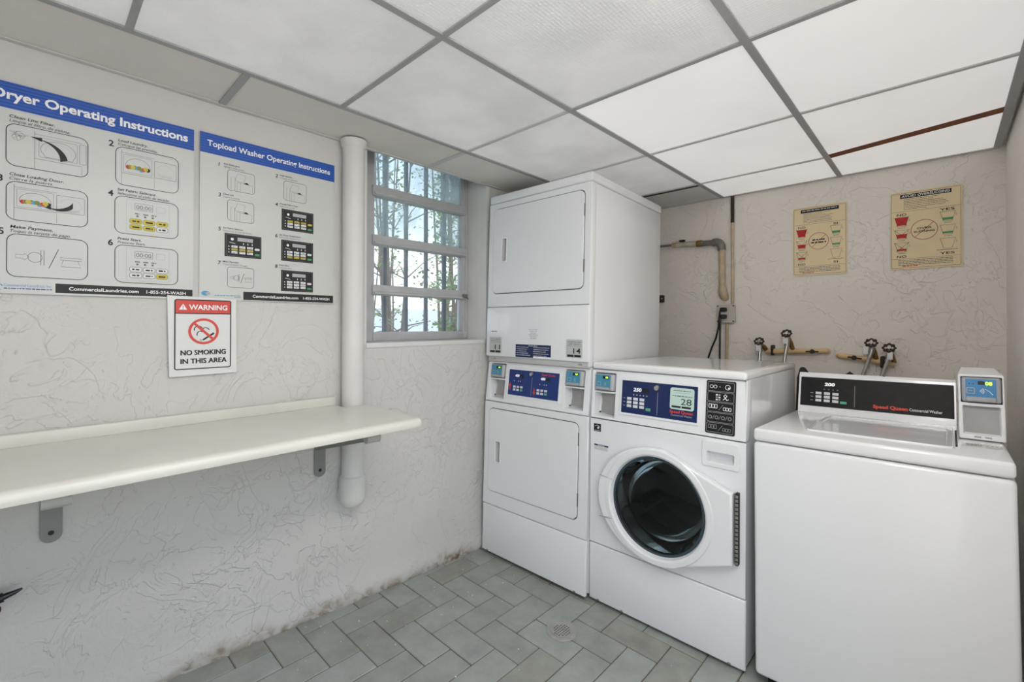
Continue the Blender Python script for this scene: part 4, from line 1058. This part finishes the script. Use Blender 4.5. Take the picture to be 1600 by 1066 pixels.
pr.poly('company_mark', INKLB, circ(.424, 1.398, .013, 16, .009), 0); pr.poly('company_mark', INKL, circ(.432, 1.397, .008, 12, .006), 1)
pr.scribble('company_lettering', INKLB, .452, .535, 1.391, .0035); pr.scribble('company_lettering', INKG, .516, .538, 1.386, .0025)
pr.finish()

sg = thing('warning_sign', 'red and white no smoking warning sign below the posters', 'sign', Matrix.Translation((0, 0, 0)))
MB().add(plate([[(.312, 1.386), (.521, 1.380), (.524, 1.107), (.319, 1.104)]], .0105, .0125, .0005), F_left).build('sheet', SHEETW, sg, 0)
pr = Print(sg, F_left, .0128)
A0, A1, C0, C1 = .334, .503, 1.129, 1.372
pr.stroke('border', INKK, rr(A0, C0, A1, C1, .006), .0036, 1, True)
pr.poly('red_band', mat('sign_red', srgb(212, 72, 60), .45), rr(A0+.001, 1.325, A1-.001, C1-.001, .004), 0)
pr.rect('border', INKK, A0, 1.3225, A1, 1.3255, 1)
pr.poly('warning_triangle', INKW, [(.345, 1.337), (.369, 1.337), (.357, 1.358)], 1); pr.text('warning_triangle', INKR, '!', .357, 1.339, .012, align='C', bold=.03, layer=2)
pr.text('heading_lettering', INKW, 'WARNING', .374, 1.338, .018, .118, bold=.025)
cx, cy, R0 = .4185, 1.261, .0465
pr.poly('smoking_symbol', INKK, [(.414, 1.232), (.418, 1.228), (.452, 1.252), (.448, 1.257)], 1)
for k, (ax, ay) in enumerate(((.410, 1.250), (.402, 1.268), (.424, 1.262))): pr.stroke('smoking_symbol', INKK, arc(ax, ay, .012, 20, 200, 10), .003, 1)
pr.poly('smoking_symbol', INKL, [(.405, 1.234), (.413, 1.232), (.416, 1.228), (.409, 1.225)], 1)
RED = MATS['sign_red']
pr.poly('prohibition_ring', RED, circ(cx, cy, R0, 40), 2, [circ(cx, cy, R0-.0085, 40)[::-1]])
d = R0*.707-.003
pr.poly('prohibition_ring', RED, [(cx-d-.003, cy+d-.003), (cx-d+.003, cy+d+.003), (cx+d+.003, cy-d+.003), (cx+d-.003, cy-d-.003)], 3)
pr.text('lettering', INKK, 'NO SMOKING', .351, 1.178, .0175, .136, heavy=.0009); pr.text('lettering', INKK, 'IN THIS AREA', .351, 1.148, .0175, .139, heavy=.0009)
pr.finish()

# ---- valve stub low on the wall at the picture's edge
vs = thing('wall_spigot', 'small black and brown valve low on the wall at left edge', 'valve', Matrix.Translation((0, -.085, .52)))
MB().add(tube([(-.02, 0, 0), (.03, 0, 0)], .014, 14)).build('valve_body', BRASS, vs)
MB().add(tube([(.03, -.02, -.002), (.03, .030, .004)], .013, 14)).build('valve_nut', BLACK, vs)
MB().add(tube([(.03, .028, .004), (.03, .052, .009), (.03, .066, .014)], [.009, .006, .003], 10)).build('valve_stem', BLACK, vs)
MB().add(rbox(.022, .040, -.030, .026, -.036, -.018, .006)).build('valve_handle', REDK, vs)

# ================================================================== BACK WALL
def detergent_card(name, label, x0, x1, z0, z1, title, no, yes, c1, c2):
    t = thing(name, label, 'sign', Matrix.Translation((0, 0, 0)), 'detergent notices on the back wall')
    MB().add(plate([rr(x0, z0, x1, z1, .004)], .003, .006, .0005), F_back).build('card', CREAMP, t, 0)
    pr = Print(t, F_back, .0063)
    w, h = x1-x0, z1-z0
    U = lambda k: x0+w*k; V = lambda k: z0+h*k
    pr.outline('border', INKG, U(.02), V(.02), U(.98), V(.98), .004, .0016, 1)
    for k in (.745, .135): pr.rect('border', INKG, U(.02), V(k), U(.98), V(k)+.0012, 1)
    pr.rect('title_bar', INKK, U(.15), V(.915), U(.86), V(.965), 0)
    if title: pr.text('title_lettering', INKW, title, U(.17), V(.926), .0125, w*.67, shear=.1, bold=.012, layer=1)
    else: pr.scribble('title_lettering', INKL, U(.18), U(.82), V(.937), .007)
    rn = random.Random(name)
    for k in range(7): pr.scribble('small_print', INKG, U(.20), U(.20)+w*rn.uniform(.3, .62), V(.895-.021*k), .0026, 1, rn)
    for k in range(4): pr.scribble('small_print', INKG, U(.12), U(.88), V(.112-.020*k), .0035, 1, rn)
    pr.scribble('red_print', INKR, U(.18), U(.40), V(.035), .005, 1, rn)
    inks = [(U(.17), V(.655), 1.0), (U(.17), V(.485), .5), (U(.17), V(.315), .28)]
    def cup(cx, cy, fill, ink, cross):
        a, c, hh = .026*w/.255, .0145*w/.255, .046*h/.386
        for s in (0,):
            pr.stroke('cup_drawing', INKK, [(cx-a, cy+hh/2), (cx-c, cy-hh/2), (cx+c, cy-hh/2), (cx+a, cy+hh/2), (cx-a, cy+hh/2)], .0012, 2)
        f0 = .12; f1 = f0+fill*.86
        wa = lambda k: c+(a-c)*k
        if fill > 0: pr.poly('cup_fill', ink, [(cx-wa(f0), cy-hh/2+hh*f0), (cx+wa(f0), cy-hh/2+hh*f0), (cx+wa(min(1, f1)), cy-hh/2+hh*min(1, f1)), (cx-wa(min(1, f1)), cy-hh/2+hh*min(1, f1))], 1)
        pr.stroke('cup_drawing', INKG, arc(cx+a*.95, cy+hh*.12, .006, -70, 80, 6), .0012, 2)
        if cross:
            pr.stroke('cup_drawing', INKK, [(cx-a*1.1, cy+hh*.55), (cx+a*.8, cy-hh*.45)], .0012, 3); pr.stroke('cup_drawing', INKK, [(cx+a*1.1, cy+hh*.55), (cx-a*.8, cy-hh*.45)], .0012, 3)
        pr.scribble('small_print', INKG, cx-.013, cx+.013, cy-hh/2-.008, .0025, 1, rn)
    for k, fi in enumerate((1.0, .5, .25)): cup(U(.17), V(.615-.165*k), fi, INKRD, True)
    for k, fi in enumerate((.30, .22, 0)): cup(U(.81), V(.625-.165*k), fi, INKGR, False)
    pr.scribble('small_print', INKG, U(.66), U(.94), V(.212), .003, 1, rn)
    pr.text('answer_lettering', INKK, no, U(.17), V(.693), .0115, w*.14, 'C', .012); pr.text('answer_lettering', INKK, no, U(.17), V(.152), .0115, w*.14, 'C', .012)
    pr.text('answer_lettering', INKK, yes, U(.80), V(.700), .0115, w*(.20 if len(yes) > 2 else .08), 'C', .012); pr.text('answer_lettering', INKK, yes, U(.80), V(.160), .0115, w*(.20 if len(yes) > 2 else .08), 'C', .012)
    cx, cy, R0 = U(.49), V(.49), w*.185
    pr.stroke('prohibition_ring', mat('ring_brown', srgb(176, 66, 40), .6), circ(cx, cy, R0, 30), .0022, 2, True)
    pr.stroke('prohibition_ring', MATS['ring_brown'], [(cx-R0*.68, cy-R0*.68), (cx+R0*.68, cy+R0*.68)], .0022, 2)
    if c1:
        pr.text('ring_lettering', INKK, c1, cx, cy+.004, .0095, R0*1.1, 'C', .012, .1); pr.text('ring_lettering', INKK, c2, cx, cy-.012, .0095, R0*1.6, 'C', .012, .1)
    else:
        pr.scribble('ring_lettering', INKK, cx-R0*.62, cx+R0*.62, cy+.004, .008, 1, rn); pr.scribble('ring_lettering', INKK, cx-R0*.75, cx+R0*.75, cy-.011, .008, 1, rn)
    pr.finish()
    return t
detergent_card('detergent_notice', 'smaller yellowed detergent card in Spanish, nearer the dryer', 1.306, 1.558, 1.566, 1.954, '', 'NO', 'SI', '', '')
detergent_card('detergent_notice', 'yellowed oversudsing card with YES and NO, nearer the right corner', 1.737, 2.000, 1.567, 1.957, 'AVOID OVERSUDSING', 'NO', 'YES', 'OVER', 'SUDSING')

# ---- gas pipe
gp = thing('gas_pipe', 'cream and grey pipe with elbow on wall behind the dryer', 'pipe', Matrix.Translation((0, 0, 0)))
MB().add(tube([(.30, 2.985, 1.833), (.64, 2.985, 1.825)], .008, 12)).build('thin_pipe', GALV, gp)
MB().add(tube([(.60, 2.985, 1.825), (.63, 2.985, 1.824)], .017, 14)).build('union', CREAM, gp)
MB().add(tube([(.63, 2.985, 1.824), (.80, 2.985, 1.814)], [.016, .020], 16)).build('valve_body', mat('pale_sleeve', srgb(196, 186, 170), .5, noise_amt=.2, noise_scale=20), gp)
MB().add(tube([(.765, 2.985, 1.816), (.80, 2.985, 1.814)], .0215, 16)).build('brass_band', BRASS, gp)
MB().add(rbox(.655, .69, 2.96, 2.985, 1.838, 1.850, .003)).build('valve_lever', BROWNK, gp)
MB().add(tube([(.80, 2.985, 1.814), (.872, 2.985, 1.810)], .018, 14)).build('nipple', GALV, gp)
el = [(.868, 2.985, 1.811)]+[(.884+.036*math.sin(math.radians(a)), 2.985, 1.775+.036*math.cos(math.radians(a))) for a in range(0, 91, 15)]+[(.921, 2.985, 1.757)]
MB().add(tube(el, .025, 16)).build('elbow', GALV, gp)
MB().add(tube([(.922, 2.985, 1.762), (.924, 2.985, 1.50)], .019, 16)).build('riser', CREAM, gp)
MB().add(tube([(.924, 2.985, 1.53), (.926, 2.988, 1.50), (.928, 2.996, 1.475), (.930, 3.010, 1.462), (.931, 3.03, 1.455)], [.021, .026, .027, .026, .022], 16)).build('plaster_plug', CREAM, gp)

# ---- conduit, outlet, cords
cdt = thing('conduit', 'thin vertical conduit rising from the outlet box to the ceiling', 'pipe', Matrix.Translation((0, 0, 0)))
MB().add(tube([(.978, 3.008, 1.405), (.978, 3.008, 1.93)], .0095, 12)).build('tube', CREAM, cdt)
MB().add(tube([(.978, 3.008, 1.925), (.978, 3.008, ZC-.006)], .0105, 12)).build('dark_tube', BROWNK, cdt)
cd2 = tag(MB().add(tube([(.945, 3.008, 1.302), (.942, 3.008, .55)], .0095, 12)).build('lower_conduit', CREAM), 'beige conduit running down from the outlet behind the front loader', 'pipe')
ob = thing('wall_outlet', 'grey outlet box with two black plugs on the back wall', 'outlet', Matrix.Translation((0, 0, 0)))
MB().add(rbox(.895, .995, 2.982, 3.018, 1.303, 1.409, .006)).build('box', PLATE, ob)
MB().add(plate([rr(.891, 1.299, .999, 1.413, .008)], .038, .041, .001), F_back).build('cover_plate', PLATE, ob)
MB().add(plate([rr(.915, 1.312, .955, 1.400, .006)], .041, .044, .001), F_back).build('receptacle', mat('receptacle_grey', srgb(206, 200, 192), .5), ob)
for sx in (.899, .991):
    for sz in (1.308, 1.404): MB().add(lathe([(0, .002), (.004, .002), (.005, 0)], 8), lambda x, y, z: F_back(sx+x, sz+y, .041+z)).build('screw', BROWNK, ob)
def cord(name, label, z, pts):
    t = thing(name, label, 'power cord', Matrix.Translation((0, 0, 0)), 'power cords at the wall outlet')
    MB().add(rbox(.920, .958, 2.945, 2.975, z-.013, z+.013, .007)).build('plug', BLACK, t)
    MB().add(tube(pts, .0055, 10)).build('cable', BLACK, t)
cord('power_cord', 'black cord from the upper plug curving left behind the front loader', 1.381,
     [(.93, 2.955, 1.381), (.922, 2.95, 1.372), (.917, 2.95, 1.33), (.912, 2.952, 1.27), (.895, 2.955, 1.20), (.868, 2.96, 1.14), (.846, 2.965, 1.08), (.83, 2.97, .95), (.82, 2.97, .70)])
cord('power_cord', 'black cord from the lower plug hanging straight down', 1.337,
     [(.93, 2.955, 1.337), (.924, 2.95, 1.322), (.922, 2.952, 1.28), (.918, 2.96, 1.20), (.915, 2.965, 1.08), (.914, 2.965, .70)])
jb = thing('switch_box', 'small dark switch box at the dryer edge on back wall', 'switch', Matrix.Translation((0, 0, 0)))
MB().add(rbox(.490, .530, 2.995, 3.018, 1.440, 1.490, .004)).build('box', BROWNK, jb); MB().add(rbox(.516, .524, 2.990, 2.997, 1.462, 1.470, .002)).build('toggle', CREAM, jb)

# ---- water valves
def hose_bib(parent, wx, wz, wy, bx, bz, hose_end, tilt):
    """wheel handle, brass body angled off the manifold, braided hose dropping behind the machine"""
    ax = Vector((0, -.80, .60)).normalized(); ctr = Vector((wx, wy, wz))
    side = Vector((1, 0, 0)); up = ax.cross(side)*-1
    base = Vector((bx, 2.985, bz))
    body = ctr-ax*.030
    vb = MB().add(tube([base, (base+body)/2+Vector((0, 0, .006)), body], [.012, .013, .012], 12)).build('valve_body', BRASS, parent)
    MB().add(tube([body-ax*.004, ctr-ax*.004], [.013, .008], 12)).build('stem', CHROME, vb)
    wh = MB()
    ring = []; n = 48
    for k in range(n):
        a = 2*math.pi*k/n; r = .0225+.0032*math.cos(8*a)
        ring.append(ctr+side*(r*math.cos(a))+up*(r*math.sin(a)))
    wh.add(tube(ring, .0042, 6, closed=True))
    for k in range(4):
        a = math.pi/4+math.pi/2*k; wh.add(tube([ctr, ctr+side*(.021*math.cos(a))+up*(.021*math.sin(a))], .0036, 6))
    whl = wh.build('wheel_handle', BROWNK, parent); label_part(whl, 'dark lobed wheel handle')
    q = MB().add(tube([ctr-ax*.004, ctr+ax*.005], .0085, 12)); q.build('handle_hub', CHROME, whl)
    sp = body+Vector((0, -.004, -.022))
    MB().add(tube([body, sp, sp+Vector((hose_end[0]-sp.x, 0, hose_end[1]-sp.z))*.25], [.012, .013, .014], 12)).build('spout', STEEL, parent)
    h0 = sp; h1 = Vector((hose_end[0], 2.93, hose_end[1])); h2 = h1+(h1-h0)*.9+Vector((0, -.01, -.15))
    MB().add(tube([h0, h0+(h1-h0)*.5, h1, h1+(h1-h0)*.6, h2], .0085, 10)).build('hose', STEEL, parent)
    tg = MB().add(rbox(-.011, .011, -.002, .002, -.040, 0, .002), lambda x, y, z: (ctr.x+tilt+x+z*(-tilt*.0), ctr.y-.012+y, ctr.z-.018+z)).build('tag', STICKO, parent)
v1 = thing('water_valve_manifold', 'beige water pipe with two wheel valves behind the front loader', 'water valve', Matrix.Translation((0, 0, 0)), 'water valves on the back wall')
MB().add(tube([(1.172, 2.985, 1.130), (1.30, 2.985, 1.135), (1.40, 2.988, 1.140), (1.47, 2.992, 1.145), (1.482, 3.0, 1.146)], [.016, .016, .014, .015, .009], 14)).build('manifold', BEIGE, v1)
hose_bib(v1, 1.149, 1.190, 2.93, 1.178, 1.132, (1.150, 1.075), -.004); hose_bib(v1, 1.290, 1.238, 2.93, 1.312, 1.140, (1.278, 1.075), -.006)
MB().add(rbox(1.200, 1.214, 2.965, 3.016, 1.108, 1.168, .006)).build('pipe_clamp', BROWNK, v1)
MB().add(tube([(1.375, 2.972, 1.138), (1.435, 2.974, 1.139)], [.004, .004], 8)).add(lathe([(0, .008), (.012, .008), (.013, 0)], 12), lambda x, y, z: (1.405+x, 2.975-z, 1.139+y)).build('pipe_strap', DARK, v1)
v2 = thing('water_valve_manifold', 'beige water pipe with two wheel valves behind the top loader', 'water valve', Matrix.Translation((0, 0, 0)), 'water valves on the back wall')
MB().add(tube([(1.515, 3.0, 1.124), (1.525, 2.990, 1.122), (1.60, 2.986, 1.113), (1.70, 2.985, 1.099), (1.755, 2.985, 1.092)], [.009, .016, .014, .016, .015], 14)).build('manifold', BEIGE, v2)
hose_bib(v2, 1.667, 1.196, 2.93, 1.682, 1.108, (1.634, 1.03), -.022); hose_bib(v2, 1.737, 1.173, 2.93, 1.752, 1.098, (1.708, 1.03), .004)
MB().add(rbox(1.700, 1.716, 2.955, 3.016, 1.068, 1.128, .006)).build('pipe_clamp', BROWNK, v2)
MB().add(tube([(1.565, 2.972, 1.118), (1.625, 2.973, 1.110)], .004, 8)).add(lathe([(0, .008), (.012, .008), (.013, 0)], 12), lambda x, y, z: (1.592+x, 2.974-z, 1.114+y)).build('pipe_strap', DARK, v2)
# drain hoses looping up behind the top loader
for name, label, pts in (('drain_hose', 'black drain hose bend in the gap beside the front loader', [(1.412, 2.60, .40), (1.412, 2.62, .80), (1.414, 2.65, 1.02), (1.416, 2.69, 1.058), (1.42, 2.74, 1.035), (1.425, 2.78, .8), (1.425, 2.78, .02)]),
                         ('drain_hose', 'black drain hose crest just showing above the black console', [(1.55, 2.74, .40), (1.56, 2.74, .90), (1.575, 2.74, 1.02), (1.602, 2.74, 1.045), (1.63, 2.74, 1.02), (1.645, 2.74, .90), (1.65, 2.74, .02)])):
    tag(MB().add(tube(pts, .016, 14)).build(name, DARK), label, 'hose', 'drain hoses')

# ================================================================== FLOOR THINGS
dr = thing('floor_drain', 'round perforated metal drain set in the floor tiles', 'drain', Matrix.Translation((.768, 1.534, .0008)))
MB().add(lathe([(.066, .0), (.064, .003), (.050, .0035), (.046, .001), (.040, .001)], 40)).build('rim', DRAINM, dr)
MB().add(lathe([(0, .0005), (.042, .0005)], 36)).build('sump', BLACK, dr)
loops = [circ(0, 0, .043, 40)]
for i in range(-3, 4):
    for j in range(-3, 4):
        if (i+j) % 1 == 0 and math.hypot(i, j) < 3.4: loops.append(circ(i*.0108+(j % 2)*.0, j*.0108, .0034, 8)[::-1])
MB().add(plate(loops, .0008, .0022)).build('grate', DRAINM, dr, 0)
mb = MB(); rn = random.Random(11)
for k in range(60):
    x = rn.uniform(.0, 1.2); y = rn.uniform(.65, 1.72)
    if k < 30: x = rn.uniform(-.05, .35)
    s = rn.uniform(.0015, .0042); a = rn.uniform(0, 6)
    mb.add(prism([(s*math.cos(a+t)*rn.uniform(.6, 1), s*math.sin(a+t)*rn.uniform(.6, 1)) for t in (0, 1.3, 2.6, 3.9, 5.1)], .0008, .0022), lambda p, q, w: (x+p, y+q, w))
tag(mb.build('paint_flakes', CHIP, None, 0), 'scattered tiny white paint flakes on the floor tiles', 'debris', kind='stuff')

# ================================================================== OUTSIDE THE WINDOW
gr = tag(MB().add(box(-16, -.27, -6, 16, -.3, -.05)).build('ground', GRASS, None, 0), 'pale ground outside the window', 'ground', kind='structure')
tag(MB().add(box(X1+.2, 9, -6, 9, -.3, -.05)).build('bounce_slab', GRASS, None, 0), 'unseen pale ground added outside the right opening to bounce light in', 'ground', kind='structure')  # added out of view, bounces sun up through the right opening
gw = tag(MB().add(box(-7.2, -7.0, -4, 7.6, -.1, 1.62)).build('garden_wall', STUCO, None, 0), 'bright white wall beyond the trees outside', 'wall', kind='structure')
gb = thing('shed', 'pale blue wall low behind the trees at right of window', 'building', Matrix.Translation((-3.2, 4.6, -.05)))
MB().add(box(-.6, .4, -.15, 1.4, 0, 1.48)).build('wall', BLUEW, gb, 0); MB().add(box(-.66, .46, -.2, 1.46, 1.48, 1.53)).build('roof', GALV, gb, 0)
bars = thing('window_bars', 'dark vertical security bars just outside the window', 'window bars', Matrix.Translation((-.42, 0, 0)))
for k, y in enumerate((1.23, 1.40, 1.545, 1.69, 1.835, 1.98, 2.10)):
    MB().add(rbox(-.011, .011, y-.011, y+.011, 1.0, 2.5, .003, 1)).build('bar', BARM, bars)
for z in (1.02, 2.46): MB().add(rbox(-.008, .008, 1.0, 2.2, z-.015, z+.015, .003, 1)).build('cross_rail', BARM, bars)
for y in (1.0, 2.19): MB().add(rbox(-.01, .17, y-.01, y+.01, 1.01, 1.03, .002, 1)).build('bracket', BARM, bars)

def tree(label, x, y, h, stems, spread, leaves, lm, seed):
    rn = random.Random(seed)
    t = thing('tree', label, 'tree', Matrix.Translation((x, y, -.05)), 'trees outside the window')
    tips = []
    for k in range(stems):
        a = rn.uniform(0, 6.28); p = Vector((rn.uniform(-.06, .06), rn.uniform(-.06, .06), -.02)); pts = [p.copy()]; n = 8
        lean = spread*rn.uniform(.4, 1.0)
        for i in range(n):
            p = p+Vector((math.cos(a)*lean/n+rn.uniform(-.03, .03), math.sin(a)*lean/n+rn.uniform(-.03, .03), h/n)); pts.append(p.copy())
        r0 = rn.uniform(.014, .028)
        st = MB().add(tube(pts, [r0*(1-.75*i/n) for i in range(n+1)], 7)).build('trunk', BARK, t)
        mb = MB()
        for i in range(3, n+1):
            for _ in range(3):
                b0 = pts[i]; d = Vector((rn.uniform(-1, 1), rn.uniform(-1, 1), rn.uniform(.1, .9))).normalized()*rn.uniform(.16, .34)
                b1 = b0+d*.5+Vector((0, 0, .02)); b2 = b0+d
                mb.add(tube([b0, b1, b2], [.006, .004, .002], 5)); tips += [b1, b2]
        mb.build('branch', BARK, st)
    mb = MB()
    for k in range(leaves):
        c = rn.choice(tips)+Vector((rn.gauss(0, .07), rn.gauss(0, .07), rn.gauss(0, .07)))
        d = Vector((rn.uniform(-1, 1), rn.uniform(-1, 1), rn.uniform(-.6, .6))).normalized(); s_ = d.cross(Vector((rn.uniform(-1, 1), rn.uniform(-1, 1), 1))).normalized()
        L = rn.uniform(.025, .055); wv = L*.36
        mb.add(([tuple(c), tuple(c+d*L*.5+s_*wv), tuple(c+d*L), tuple(c+d*L*.5-s_*wv)], [(0, 1, 2, 3)]))
    fo = mb.build('foliage', lm, t, 0); fo['kind'] = 'stuff'
tree('slim many-stemmed tree at left of the window with few leaves', -1.15, 1.88, 3.4, 4, .30, 120, LEAF2, 1)
tree('leafiest tree, close outside at right of the window', -1.55, 2.78, 3.2, 4, .35, 3200, LEAF, 3)
tree('slim bare-stemmed tree in the middle of the window', -2.55, 2.75, 3.8, 4, .35, 700, LEAF, 2)
tree('tall leafy tree farther behind the window', -3.1, 3.95, 4.4, 5, .5, 2200, LEAF2, 4)
tree('far thin tree at left behind the window bars', -4.3, 3.45, 4.8, 4, .5, 500, LEAF2, 5)
